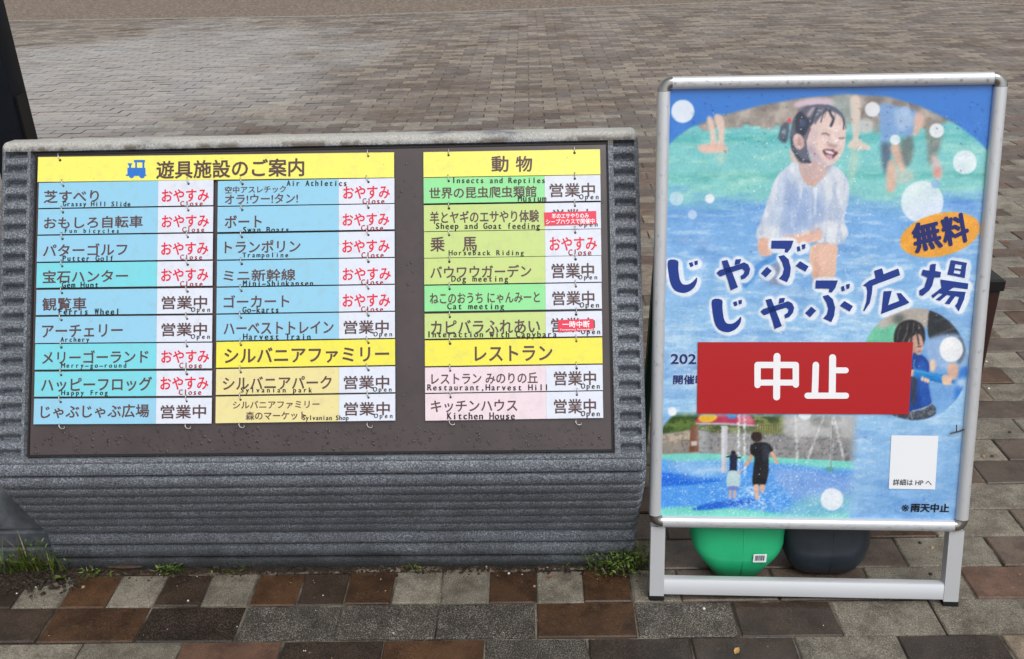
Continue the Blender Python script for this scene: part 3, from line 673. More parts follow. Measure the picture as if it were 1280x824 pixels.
def blur1(a, r):
    r = int(r)
    if r < 1: return a
    for ax in (0, 1):
        for _ in range(2):
            c_ = np.cumsum(np.pad(a, [(r+1, r) if k == ax else (0, 0) for k in range(2)], mode='edge'), axis=ax)
            n_ = a.shape[ax]; hi_ = [slice(None)]*2; lo_ = [slice(None)]*2; hi_[ax] = slice(2*r+1, 2*r+1+n_); lo_[ax] = slice(0, n_)
            a = (c_[tuple(hi_)]-c_[tuple(lo_)])/(2*r+1)
    return a
def polymask(P_, feather=0):
    x0, y0 = np.floor(P_.min(0)).astype(int)-2-3*feather; x1, y1 = np.ceil(P_.max(0)).astype(int)+3+3*feather
    x0, y0 = max(0, x0), max(0, y0); x1, y1 = min(W_, x1), min(H_, y1)
    if x1 <= x0 or y1 <= y0: return None
    Y, X = np.mgrid[y0:y1, x0:x1]; X = X+.5; Y = Y+.5; ins = np.zeros(X.shape, bool); k = len(P_)
    for i in range(k):
        xa, ya = P_[i]; xb, yb = P_[(i+1) % k]
        if ya == yb: continue
        cnd = ((ya > Y) != (yb > Y)) & (X < (xb-xa)*(Y-ya)/(yb-ya)+xa); ins ^= cnd
    m_ = ins.astype(float)
    if feather: m_ = blur1(m_, feather)
    return (slice(y0, y1), slice(x0, x1)), m_
def paint(pm, col, alpha=1.0, tex=None):
    if pm is None: return
    sl2, m_ = pm; m_ = (m_*alpha)
    if tex is not None: m_ = m_*tex[sl2]
    canvas[sl2] = canvas[sl2]*(1-m_[..., None])+np.array(col, float)*m_[..., None]
def poly(k, pts, col, alpha=1.0, feather=0, smooth=True, tex=None):
    P_ = tocan([cp(k, *p) if k else p for p in pts])
    if smooth: P_ = cr_smooth(P_)
    paint(polymask(P_, feather), col, alpha, tex)
def ell(k, cx, cy, rx, ry, col, alpha=1.0, feather=0, rot=0, tex=None):
    poly(k, [(cx+rx*math.cos(a)*math.cos(rot)-ry*math.sin(a)*math.sin(rot), cy+rx*math.cos(a)*math.sin(rot)+ry*math.sin(a)*math.cos(rot)) for a in np.linspace(0, 2*math.pi, 36, endpoint=False)], col, alpha, feather, False, tex)
def line(k, pts, wd, col, alpha=1.0, feather=0):
    P_ = [np.array(p, float) for p in pts]; L, R_ = [], []
    for i, p in enumerate(P_):
        t_ = P_[min(i+1, len(P_)-1)]-P_[max(i-1, 0)]; t_ /= np.linalg.norm(t_)+1e-9; n_ = np.array([-t_[1], t_[0]])*wd/2; L.append(p+n_); R_.append(p-n_)
    poly(k, [tuple(q) for q in L+R_[::-1]], col, alpha, feather, False)
# coordinates of the photo for each canvas row (used for broad gradients)
py_row = np.interp(np.arange(H_), [0, H_], [114, 650])
YP = np.repeat(py_row[:, None], W_, 1)
st1 = vnoise(46, 10, 1, 5); st2 = vnoise(90, 26, 2, 4); st3 = vnoise(14, 4, 3, 3); blob = vnoise(30, 30, 4, 4)
def mixc(a, b, t_): return np.array(a, float)*(1-t_[..., None])+np.array(b, float)*t_[..., None]
wt = np.clip((YP-240)/200, 0, 1)
canvas[:] = mixc((106, 164, 226), (152, 198, 236), wt)
hl = np.clip((st1-.52)*5, 0, 1)*.8+np.clip((st3-.55)*5, 0, 1)*.5*np.clip((YP-330)/60, 0, 1); canvas += (np.array([215, 232, 245])-canvas)*(hl*.55)[..., None]
dk = np.clip((.46-st2)*5, 0, 1); canvas += (np.array([88, 138, 206])-canvas)*(dk*.4)[..., None]
low = np.clip((YP-480)/120, 0, 1)*np.clip((xx/W_-.55)*5, 0, 1); canvas += (np.array([92, 148, 215])-canvas)*(low*.45)[..., None]
full = (slice(0, H_), slice(0, W_))
# solid blue at the very top
paint((full, np.clip((250-YP)/24, 0, 1)), (44, 118, 208))
arc = [(828, 190), (845, 172), (862, 160), (900, 145), (950, 132), (1000, 123), (1060, 118), (1110, 121), (1150, 133), (1190, 152), (1222, 176), (1245, 200), (1250, 262), (820, 262)]
am = polymask(tocan(arc), 2)
inner = np.zeros((H_, W_)); inner[am[0]] = am[1]
sceneimg = np.zeros((H_, W_, 3))
g_ = np.clip((YP-160)/85, 0, 1)
sceneimg[:] = mixc((112, 194, 200), (130, 204, 202), g_)
sceneimg += (np.array([60, 168, 168])-sceneimg)*(np.clip(1-abs(YP-172)/9, 0, 1)*.7*np.clip(st2*1.4, 0, 1))[..., None]
sceneimg += (np.array([70, 170, 166])-sceneimg)*(np.clip(1-abs(YP-217)/7, 0, 1)*.6)[..., None]
sceneimg += (np.array([170, 222, 205])-sceneimg)*(np.clip((st1-.5)*4, 0, 1)*.5)[..., None]
stone_m = np.clip((161-YP+3*(blob-.5)*8)/4, 0, 1)
stonec = mixc((120, 112, 108), (182, 172, 164), np.clip((blob-.3)*2.2, 0, 1))
sceneimg = sceneimg*(1-stone_m[..., None])+stonec*stone_m[..., None]
bl_m = np.clip((YP-230+26*(st2-.5)*2)/26, 0, 1); sceneimg = sceneimg*(1-bl_m[..., None])+canvas*0*bl_m[..., None]+mixc((96, 150, 220), (136, 188, 234), np.clip((st1-.35)*2.5, 0, 1))*bl_m[..., None]
canvas[:] = canvas*(1-inner[..., None])+sceneimg*inner[..., None]
# pink and grey figures far behind
poly('g', [(200, 70), (240, 50), (330, 42), (365, 50), (360, 75), (250, 85)], (216, 190, 208), .9, 3)
SK = (222, 196, 184); SKd = (206, 160, 140)
poly('p1', [(275, 255), (300, 255), (318, 340), (320, 385), (286, 388), (292, 340)], SK, .95, 2); poly('p1', [(308, 243), (345, 243), (358, 300), (352, 382), (324, 385), (328, 320)], SK, .95, 2)
poly('p1', [(232, 385), (300, 374), (362, 383), (370, 405), (330, 415), (258, 415)], (226, 184, 170), .95, 2); poly('p1', [(320, 420), (362, 420), (352, 470), (328, 465)], (200, 210, 190), .5, 5)
poly('p2', [(122, 160), (166, 160), (168, 300), (162, 350), (208, 382), (208, 402), (120, 396), (112, 375), (134, 340), (124, 250)], (222, 204, 192), .95, 2)
poly('p2', [(125, 405), (160, 405), (150, 500), (118, 560)], (205, 214, 190), .6, 6)
poly('p2', [(35, 165), (120, 160), (125, 300), (40, 330)], (160, 190, 190), .5, 6)
ell('p2', 192, 290, 42, 34, (196, 198, 196), .95, 3); ell('p2', 245, 300, 20, 25, (150, 145, 140), .8, 3)
poly('p2', [(262, 190), (350, 200), (432, 222), (442, 262), (405, 340), (335, 335), (272, 375), (262, 300)], (120, 160, 214), .95, 3)
poly('p2', [(330, 215), (400, 225), (420, 280), (350, 310)], (176, 200, 228), .7, 5)
poly('p2', [(268, 372), (318, 380), (305, 460), (285, 520), (268, 440)], (74, 92, 118), .85, 4)
poly('p2', [(310, 385), (352, 380), (378, 490), (355, 505), (325, 440)], (214, 176, 158), .95, 3); poly('p2', [(298, 462), (330, 462), (338, 570), (305, 605), (290, 570)], (214, 176, 158), .95, 3)
poly('p2', [(330, 500), (400, 495), (420, 540), (345, 560)], (216, 200, 190), .6, 5); poly('p2', [(358, 362), (412, 340), (412, 440), (382, 485), (362, 430)], (96, 96, 96), .75, 4)
poly('p2', [(425, 235), (455, 232), (470, 262), (440, 322), (415, 335), (420, 280)], (220, 180, 164), .9, 3); poly('p2', [(470, 260), (520, 265), (550, 310), (540, 390), (505, 470), (486, 460), (480, 380)], (122, 118, 112), .75, 4)
poly('p2', [(500, 430), (530, 440), (552, 500), (540, 540), (512, 530)], (220, 190, 190), .85, 4); ell('p2', 528, 508, 18, 24, (214, 140, 130), .8, 3)
# soft green smear beneath and white water
poly('p2', [(0, 560), (200, 600), (360, 640), (360, 700), (0, 660)], (130, 190, 200), .3, 8)
# girl
HR = (52, 50, 62); SH = (198, 208, 226)
poly('g', [(188, 255), (215, 250), (222, 300), (198, 318)], (222, 186, 172), .8, 2)
poly('g', [(215, 305), (180, 322), (132, 370), (105, 440), (75, 530), (55, 590), (58, 625), (112, 632), (132, 592), (135, 625), (170, 625), (300, 600), (320, 642), (392, 642), (428, 600), (412, 540), (430, 450), (427, 385), (392, 335), (350, 318), (335, 345), (310, 385), (285, 405), (255, 392), (230, 342)], SH, 1, 1)
poly('g', [(170, 400), (240, 420), (290, 430), (330, 480), (300, 560), (200, 600), (150, 590), (160, 480)], (146, 172, 216), .9, 9)
poly('g', [(120, 480), (150, 380), (185, 350), (175, 420), (130, 560), (95, 590)], (180, 198, 226), .6, 5); poly('g', [(330, 360), (390, 345), (415, 400), (405, 480), (340, 440)], (226, 230, 236), .7, 6)
poly('g', [(285, 410), (300, 408), (296, 520), (288, 520)], (224, 230, 240), .8, 1, False); poly('g', [(268, 410), (282, 410), (280, 560), (262, 560)], (186, 202, 226), .6, 2, False)
for a, b_ in (((196, 350), (150, 520)), ((330, 470), (215, 590)), ((360, 400), (398, 560)), ((240, 430), (190, 520)), ((310, 380), (330, 470))): line('g', [a, ((a[0]+b_[0])/2+8, (a[1]+b_[1])/2), b_], 5, (168, 188, 218), .7, 2)
poly('g', [(60, 570), (130, 575), (128, 625), (58, 622)], (216, 220, 228), .8, 2)
poly('g', [(300, 560), (380, 545), (425, 590), (385, 640), (310, 640), (290, 600)], (226, 230, 238), .9, 2)
poly('g', [(62, 620), (108, 622), (120, 650), (118, 680), (78, 692), (56, 665)], (226, 178, 158), 1, 1)
poly('g', [(160, 610), (240, 598), (298, 574), (322, 592), (314, 624), (262, 640), (210, 642), (172, 632)], (230, 186, 166), 1, 1)
poly('g', [(170, 628), (240, 640), (300, 626), (250, 640), (200, 650)], (206, 150, 130), .6, 2)
poly('g', [(280, 648), (330, 638), (382, 648), (380, 710), (368, 795), (330, 822), (296, 815), (276, 760), (268, 700)], (228, 186, 166), 1, 1)
poly('g', [(285, 700), (300, 690), (318, 790), (300, 810), (282, 760)], (190, 140, 124), .5, 5)
poly('g', [(110, 700), (170, 690), (200, 720), (170, 800), (100, 800)], (130, 116, 128), .55, 6)
line('g', [(0, 820), (60, 740), (160, 680)], 34, (70, 140, 214), .9, 2); line('g', [(10, 830), (70, 750), (165, 690)], 10, (120, 180, 232), .8, 1)
poly('g', [(228, 280), (325, 318), (336, 352), (312, 382), (285, 404), (250, 388), (228, 335)], (216, 170, 154), 1, 1); poly('g', [(240, 305), (320, 325), (300, 345), (250, 335)], (176, 124, 112), .7, 4)
HM, HD = (88, 92, 112), (34, 40, 58)
poly('h', [(330, 690), (440, 650), (560, 715), (650, 715), (600, 790), (560, 850), (470, 880), (380, 840), (330, 760)], (196, 170, 170), .9, 2)
poly('h', [(235, 330), (255, 250), (300, 180), (370, 120), (440, 96), (520, 86), (600, 92), (680, 120), (740, 170), (780, 230), (794, 290), (790, 350), (600, 420), (440, 480), (400, 560), (430, 660), (400, 695), (320, 682), (270, 610), (240, 540), (225, 430)], HM, 1, 1)
poly('h', [(430, 330), (465, 285), (520, 235), (590, 165), (670, 165), (745, 215), (786, 290), (796, 380), (790, 470), (772, 560), (735, 630), (685, 690), (622, 718), (560, 712), (490, 672), (440, 622), (402, 560), (388, 480), (398, 400)], (224, 198, 192), 1, 1)
poly('h', [(392, 470), (450, 480), (500, 560), (540, 640), (600, 700), (560, 712), (480, 670), (430, 620), (396, 550)], (172, 158, 176), .75, 4)
poly('h', [(400, 400), (470, 330), (520, 400), (480, 480), (410, 500)], (206, 184, 188), .7, 5)
ell('h', 560, 470, 60, 45, (236, 206, 198), .7, 5); ell('h', 755, 480, 28, 36, (240, 208, 200), .6, 4); ell('h', 640, 320, 90, 40, (236, 214, 206), .6, 5); ell('h', 662, 430, 18, 44, (244, 222, 214), .7, 3); ell('h', 640, 690, 50, 16, (236, 208, 200), .6, 3)
poly('h', [(288, 200), (330, 158), (385, 205), (425, 258), (412, 335), (372, 410), (322, 402), (282, 350), (278, 262)], HD, .95, 2); ell('h', 356, 285, 34, 38, (58, 84, 126), .8, 3); ell('h', 330, 352, 26, 24, (28, 44, 70), .8, 2)
poly('h', [(395, 200), (440, 128), (480, 118), (455, 170), (420, 215)], (196, 176, 184), .8, 2); line('h', [(300, 150), (350, 120), (420, 100)], 14, (58, 62, 82), .8, 2)
for a in (([(505, 120), (470, 200), (430, 300)], 22, HD, .55), ([(560, 110), (530, 190), (480, 290)], 18, HM, .9), ([(600, 120), (560, 200), (540, 275)], 12, HD, .85), ([(575, 130), (590, 180), (575, 230)], 8, (110, 106, 120), .8), ([(620, 130), (645, 190), (672, 235), (662, 270), (640, 318)], 26, HD, .95), ([(672, 140), (690, 190), (678, 250)], 10, (96, 92, 106), .8), ([(735, 180), (745, 230), (738, 300)], 5, (150, 126, 122), .7), ([(770, 240), (780, 290), (772, 350)], 14, HD, .95), ([(600, 95), (690, 130), (750, 180), (782, 250)], 20, (76, 84, 112), .9),
          ([(435, 330), (405, 400), (388, 470), (390, 540), (412, 610)], 13, (60, 60, 80), .9), ([(250, 540), (290, 600), (330, 655), (440, 684)], 24, HD, .9), ([(240, 420), (246, 520), (300, 610)], 26, (66, 76, 96), .9)): line('h', a[0], a[1], a[2], a[3], 1)
for a in (([(500, 150), (540, 150)], 12), ([(486, 205), (520, 175)], 8), ([(652, 165), (668, 192)], 9), ([(330, 240), (336, 268)], 6), ([(560, 135), (548, 170)], 6), ([(612, 118), (628, 150)], 6)): line('h', a[0], a[1], (206, 212, 230), .8, 1)
poly('h', [(150, 288), (190, 268), (216, 300), (212, 400), (182, 482), (130, 470), (106, 430), (120, 350)], (72, 80, 100), .95, 2); ell('h', 165, 372, 17, 32, (136, 170, 184), .8, 2); ell('h', 160, 450, 20, 16, (46, 50, 66), .8, 2); ell('h', 216, 252, 19, 21, (222, 60, 78), 1, 1)
ell('h', 312, 470, 54, 84, (216, 184, 178), 1, 1, -.25); ell('h', 322, 470, 30, 56, (176, 136, 134), .8, 3, -.25); ell('h', 290, 430, 18, 30, (236, 212, 206), .7, 2)
line('h', [(552, 388), (592, 384), (632, 408)], 12, (72, 56, 62), .95, 1); line('h', [(722, 432), (754, 438), (784, 432)], 11, (72, 56, 62), .95, 1); line('h', [(560, 352), (610, 350), (650, 366)], 9, (176, 150, 150), .7, 2); line('h', [(550, 402), (600, 410), (635, 424)], 7, (190, 156, 152), .7, 1)
poly('h', [(602, 488), (640, 490), (700, 512), (694, 532), (640, 524), (606, 510)], (158, 126, 128), .8, 2); line('h', [(566, 520), (552, 545)], 8, (190, 156, 156), .7, 2)
poly('h', [(560, 560), (600, 548), (660, 552), (716, 580), (694, 612), (655, 646), (604, 634), (572, 598)], (96, 52, 62), 1, 1); poly('h', [(584, 562), (640, 568), (676, 588), (660, 602), (604, 588)], (236, 230, 238), 1, 1); poly('h', [(590, 604), (634, 606), (662, 620), (636, 656), (600, 640)], (212, 158, 168), .95, 1); poly('h', [(560, 548), (620, 540), (690, 552), (722, 576), (660, 556), (600, 552)], (196, 136, 138), .8, 1)
ell('h', 700, 460, 26, 12, (250, 246, 240), .8, 1, -.4); ell('h', 742, 490, 18, 10, (250, 246, 240), .7, 1, -.4); ell('h', 690, 560, 14, 12, (238, 206, 196), .8, 2)
shirt = polymask(cr_smooth(tocan([cp('g', *q_) for q_ in [(215, 305), (180, 322), (132, 370), (105, 440), (75, 530), (55, 590), (58, 625), (112, 632), (132, 592), (135, 625), (170, 625), (300, 600), (320, 642), (392, 642), (428, 600), (412, 540), (430, 450), (427, 385), (392, 335), (350, 318), (335, 345), (310, 385), (285, 405), (255, 392), (230, 342)]])), 1)
fold = vnoise(16, 60, 51, 4); paint(shirt, (142, 162, 200), .42, np.clip((fold-.50)*5, 0, 1)); paint(shirt, (228, 234, 242), .45, np.clip((.44-fold)*6, 0, 1))
# sparkle of spray over her
rr = np.random.default_rng(5)
for _ in range(230):
    x_, y_ = rr.uniform(40, 520), rr.uniform(160, 790); s_ = rr.uniform(1.2, 3.2); ell('g', x_, y_, s_, s_, (246, 250, 255), rr.uniform(.4, .95))
# inset round picture
ICX, ICY, IRX, IRY = 1143, 455, 66.5, 70
cm = polymask(tocan([(ICX+IRX*math.cos(a), ICY+IRY*math.sin(a)) for a in np.linspace(0, 2*math.pi, 64, endpoint=False)]), 1)
keep = canvas.copy()
ell(None, ICX, ICY, IRX+2, IRY+2, (112, 164, 222))
poly('p4', [(170, 365), (720, 365), (720, 440), (500, 470), (340, 470), (170, 470)], (172, 164, 156), 1, 3, False, None)
poly('p4', [(170, 455), (380, 455), (380, 560), (170, 560)], (104, 192, 158), 1, 4, False); ell('p4', 365, 425, 30, 26, (70, 84, 84), .8, 5); ell('p4', 285, 450, 30, 26, (196, 186, 180), .8, 5)
poly('p4', [(515, 385), (560, 380), (610, 400), (655, 435), (690, 490), (660, 512), (580, 524), (512, 518)], (34, 38, 44), 1, 1); 
for q_ in ((540, 440, 600, 420), (560, 500, 640, 470), (600, 440, 650, 480)): line('p4', [(q_[0], q_[1]), (q_[2], q_[3])], 7, (84, 92, 100), .8, 2)
poly('p4', [(512, 522), (690, 510), (700, 640), (620, 670), (520, 640)], (150, 182, 224), .9, 4); poly('p4', [(655, 515), (695, 510), (690, 600), (660, 650), (650, 600)], (92, 98, 110), .8, 3)
ell('p4', 622, 575, 58, 62, (238, 240, 244), 1, 1); poly('p4', [(606, 650), (652, 650), (656, 715), (612, 715)], (220, 180, 160), 1, 2); ell('p4', 530, 655, 18, 32, (226, 190, 170), .9, 2)
poly('p4', [(660, 690), (710, 670), (715, 824), (640, 824)], (36, 110, 208), .8, 4)
poly('k', [(205, 262), (206, 200), (228, 148), (270, 116), (330, 108), (390, 134), (416, 190), (412, 262), (380, 300), (250, 300)], (30, 30, 34), 1, 1)
poly('k', [(300, 258), (330, 222), (372, 204), (400, 240), (404, 300), (380, 344), (345, 358), (318, 350), (300, 300)], (198, 156, 142), 1, 1)
poly('k', [(300, 258), (330, 230), (345, 300), (335, 350), (305, 340)], (160, 118, 108), .7, 3)
for a in (([(300, 130), (290, 200), (262, 262)], 7, (118, 116, 120)), ([(340, 125), (335, 180), (310, 250)], 5, (128, 122, 122)), ([(370, 140), (385, 180), (398, 215)], 5, (150, 146, 150)), ([(250, 150), (232, 200), (226, 250)], 5, (100, 98, 104)), ([(345, 150), (365, 220), (374, 280)], 11, (30, 30, 34)), ([(320, 170), (325, 220), (318, 270)], 12, (30, 30, 34)), ([(385, 170), (402, 220), (406, 252)], 12, (30, 30, 34)), ([(355, 190), (350, 220)], 5, (176, 140, 130))): line('k', a[0], a[1], a[2], .9, 1)
line('k', [(362, 292), (392, 290)], 8, (54, 38, 38), .95, 1); ell('k', 398, 302, 6, 10, (224, 184, 168), .8, 1); line('k', [(362, 326), (388, 322)], 6, (140, 84, 84), .8, 1)
poly('k', [(325, 372), (370, 350), (400, 352), (432, 384), (446, 430), (440, 560), (466, 690), (490, 745), (420, 790), (300, 800)], (22, 66, 148), 1, 1)
poly('k', [(370, 400), (420, 400), (432, 520), (452, 660), (400, 690), (370, 560)], (36, 92, 186), .8, 4); poly('k', [(322, 470), (356, 500), (350, 650), (322, 700)], (52, 56, 66), .9, 3); line('k', [(345, 380), (336, 420), (350, 450)], 5, (190, 206, 226), .8, 1)
poly('k', [(180, 760), (320, 735), (400, 722), (466, 690), (492, 745), (420, 792), (300, 800), (200, 785)], (62, 70, 84), 1, 1); poly('k', [(180, 760), (320, 735), (466, 690), (492, 745), (300, 800)], (130, 138, 150), .6, 1, True, np.clip((vnoise(5, 5, 61, 3)-.5)*6, 0, 1))
line('k', [(322, 736), (400, 718), (440, 700), (468, 676)], 7, (176, 200, 226), .9, 1); line('k', [(315, 740), (330, 790)], 6, (214, 220, 226), .8, 1)
poly('k', [(318, 455), (345, 450), (345, 490), (318, 492)], (222, 172, 146), 1, 1)
line('k', [(338, 470), (440, 496), (548, 516)], 56, (30, 128, 206), 1, 1); line('k', [(345, 455), (545, 500)], 12, (84, 172, 232), .8, 2); line('k', [(345, 494), (540, 538)], 10, (16, 92, 170), .7, 2)
poly('k', [(536, 492), (570, 488), (606, 520), (610, 545), (570, 556), (536, 544)], (228, 190, 166), 1, 1); line('k', [(600, 532), (664, 542)], 26, (38, 116, 200), 1, 1)
for q_ in ((398, 512), (418, 520), (436, 526)): ell('k', q_[0], q_[1], 11, 16, (232, 192, 168), 1, 1)
ell('k', 468, 420, 16, 34, (232, 206, 190), .9, 1); 
ell('p4', 680, 738, 40, 22, (226, 238, 248), .7, 5)
m_ = np.zeros((H_, W_)); m_[cm[0]] = cm[1]; canvas[:] = keep*(1-m_[..., None])+canvas*m_[..., None]
# lower picture
keep = canvas.copy()
lowm = np.clip((YP-508)/8, 0, 1)*np.clip((tocan([(1072, 560)])[0, 0]-xx)/22, 0, 1)
leftsky = polymask(tocan([cp('p5', *q_) for q_ in ((60, 0), (290, 0), (290, 60), (180, 90), (60, 250))]), 6)
poly('p5', [(60, 90), (1120, 90), (1120, 330), (60, 330)], (150, 150, 148), 1, 0, False)
poly('p5', [(270, 95), (730, 95), (730, 200), (270, 200)], (62, 78, 44), 1, 3, False, None)
gm = np.clip((vnoise(12, 10, 9, 4)-.45)*5, 0, 1)
poly('p5', [(270, 95), (730, 95), (730, 200), (270, 200)], (126, 138, 78), .9, 3, False, gm)
poly('p5', [(560, 150), (740, 150), (740, 205), (560, 215)], (140, 140, 84), .7, 4, False)
for x_ in range(330, 740, 12): line('p5', [(x_, 158), (x_, 208)], 2.6, (84, 86, 58), .7)
line('p5', [(330, 166), (735, 160)], 3, (96, 98, 66), .8)
poly('p5', [(280, 185), (420, 208), (560, 212), (720, 212), (1120, 225), (1120, 345), (280, 305)], (142, 142, 144), 1, 1, False)
wn = vnoise(9, 7, 12, 3); poly('p5', [(280, 185), (1120, 225), (1120, 345), (280, 305)], (100, 100, 102), .8, 1, False, np.clip((wn-.5)*4, 0, 1))
poly('p5', [(700, 95), (1120, 95), (1120, 230), (700, 205)], (176, 176, 178), .9, 4, False); poly('p5', [(700, 95), (1120, 95), (1120, 230), (700, 205)], (110, 112, 104), .8, 4, False, np.clip((vnoise(40, 30, 21, 4)-.48)*5, 0, 1))
paint(leftsky, (128, 178, 226), 1)
poly('p5', [(100, 200), (118, 165), (165, 110), (200, 70), (245, 35), (290, 15), (290, 170), (230, 190), (150, 200)], (44, 74, 32), 1, 2); poly('p5', [(100, 200), (165, 110), (245, 35), (290, 15), (290, 170), (150, 200)], (96, 122, 52), .8, 2, True, gm)
poly('p5', [(95, 212), (170, 200), (246, 184), (262, 290), (95, 304)], (176, 164, 148), 1, 2, False); poly('p5', [(95, 212), (246, 184), (262, 290), (95, 304)], (128, 118, 106), .8, 2, False, np.clip((wn-.45)*4, 0, 1))
poly('p5', [(95, 250), (240, 235), (250, 298), (95, 304)], (128, 124, 120), .7, 3, False)
poly('p5', [(248, 165), (284, 165), (288, 292), (240, 294)], (120, 74, 54), 1, 1, False); poly('p5', [(250, 240), (280, 240), (278, 262), (250, 262)], (206, 202, 196), .9, 1, False)
line('p5', [(200, 235), (218, 288), (240, 235), (200, 235)], 3, (70, 66, 64), .8)
poly('p5', [(60, 308), (200, 300), (330, 300), (700, 322), (1120, 345), (1120, 640), (60, 640)], (116, 212, 198), 1, 1, False)
poly('p5', [(60, 345), (200, 340), (420, 335), (700, 350), (880, 372), (1120, 400), (1120, 560), (800, 600), (500, 572), (250, 560), (60, 550)], (72, 152, 238), 1, 4, True)
poly('p5', [(640, 380), (900, 385), (1120, 420), (1120, 540), (800, 540)], (140, 168, 224), .7, 10)
poly('p5', [(60, 400), (200, 398), (300, 415), (405, 427), (330, 446), (150, 458), (60, 455)], (20, 104, 224), 1, 2); poly('p5', [(255, 574), (330, 545), (430, 530), (540, 522), (560, 540), (450, 562), (330, 576)], (22, 96, 212), 1, 2)
poly('p5', [(760, 540), (900, 500), (1120, 520), (1120, 640), (700, 640)], (134, 200, 206), .7, 10)
spray = np.clip((vnoise(3, 3, 71, 2)-.66)*8, 0, 1); foam = np.clip((vnoise(5, 4, 72, 3)-.46)*5, 0, 1)*np.clip(vnoise(26, 20, 73, 2)*1.6-.3, 0, 1)
poly('p5', [(400, 440), (640, 440), (740, 520), (700, 580), (420, 560)], (232, 242, 250), .85, 12, True, foam); poly('p5', [(120, 340), (400, 340), (420, 400), (250, 420)], (170, 208, 240), .6, 10, True)
line('p5', [(270, 392), (340, 380), (420, 380)], 12, (200, 222, 240), .7, 3)
poly('p5', [(60, 320), (1120, 360), (1120, 640), (60, 640)], (226, 238, 248), .6, 1, False, spray)
poly('p5', [(398, 165), (428, 165), (424, 395), (398, 395)], (206, 208, 218), 1, 1, False); line('p5', [(420, 165), (418, 395)], 6, (164, 168, 184), .8, 1)
poly('q', [(248, 118), (250, 92), (272, 64), (320, 48), (520, 48), (578, 72), (600, 102), (602, 130), (500, 122), (380, 116)], (188, 58, 88), 1, 1); poly('q', [(250, 116), (380, 114), (500, 120), (602, 128), (590, 136), (420, 126), (270, 124)], (198, 190, 208), .95, 1)
ell('q', 318, 84, 58, 28, (238, 186, 52), 1, 1, -.12); ell('q', 463, 72, 32, 18, (70, 136, 210), 1, 1, .2); poly('q', [(500, 60), (560, 62), (598, 110), (520, 118)], (226, 168, 184), .5, 4)
poly('p5', [(280, 165), (330, 165), (330, 295), (285, 290)], (200, 206, 208), .35, 6); poly('p5', [(430, 170), (550, 175), (548, 300), (430, 300)], (210, 214, 216), .25, 6)
for x_ in (484, 512): 
    for y_ in range(100, 420, 9): ell('p5', x_+rr.uniform(-4, 4), y_, rr.uniform(3, 7), rr.uniform(4, 8), (240, 244, 248), rr.uniform(.4, .9), 1)
for (xa, ya, xb, yb) in ((760, 120, 770, 340), (900, 120, 815, 345), (950, 115, 1000, 340), (945, 130, 935, 370)):
    for q_ in np.linspace(0, 1, 26): ell('p5', xa+(xb-xa)*q_+rr.uniform(-4, 4), ya+(yb-ya)*q_, rr.uniform(3, 8), rr.uniform(3, 8), (238, 242, 246), rr.uniform(.3, .7), 1)
ell('p5', 790, 170, 90, 60, (226, 228, 232), .5, 16); ell('p5', 960, 150, 70, 50, (220, 222, 226), .5, 16)
line('p5', [(945, 160), (935, 370)], 6, (110, 116, 118), .8, 1); poly('p5', [(912, 368), (945, 370), (945, 388), (912, 386)], (90, 160, 156), 1, 1); line('p5', [(640, 290), (650, 205), (660, 290)], 4, (210, 212, 216), .9, 1)
# man with child
BK = (22, 26, 34)
poly('p5', [(545, 208), (556, 196), (585, 195), (596, 210), (594, 232), (580, 243), (558, 240), (545, 226)], (38, 28, 24), 1, 1)
line('p5', [(552, 300), (535, 335), (512, 362)], 17, (214, 168, 142), 1, 1); line('p5', [(638, 285), (658, 318), (674, 352)], 15, (214, 168, 142), 1, 1)
poly('p5', [(540, 262), (566, 246), (612, 246), (640, 262), (650, 286), (630, 300), (630, 340), (628, 400), (612, 456), (590, 456), (590, 410), (584, 458), (552, 452), (554, 380), (560, 318), (542, 302)], BK, 1, 1)
poly('p5', [(600, 262), (632, 268), (622, 330), (604, 330)], (46, 54, 70), .8, 3)
poly('p5', [(558, 454), (582, 456), (580, 500), (578, 524), (566, 524), (560, 490)], (222, 178, 152), 1, 1); poly('p5', [(588, 454), (612, 456), (604, 492), (592, 490)], (222, 178, 152), 1, 1)
ell('p5', 457, 298, 12, 12, (20, 20, 24), 1, 1); poly('p5', [(440, 308), (474, 308), (476, 340), (470, 392), (440, 392), (440, 345)], (24, 30, 60), 1, 1); line('p5', [(442, 315), (422, 318)], 8, (40, 44, 70), 1); line('p5', [(474, 322), (494, 320)], 8, (40, 44, 70), 1)
poly('p5', [(432, 392), (480, 392), (486, 460), (428, 462)], (186, 214, 220), 1, 1); poly('p5', [(434, 462), (478, 462), (474, 482), (434, 480)], (110, 130, 200), 1, 1); line('p5', [(442, 480), (440, 520)], 12, (220, 176, 160), .9, 1); line('p5', [(466, 480), (460, 520)], 12, (220, 176, 160), .9, 1)
line('p5', [(478, 400), (502, 375)], 9, (220, 176, 160), 1, 1)
m_ = lowm; skym = 1-np.zeros((H_, W_)); canvas[:] = keep*(1-m_[..., None])+canvas*m_[..., None]
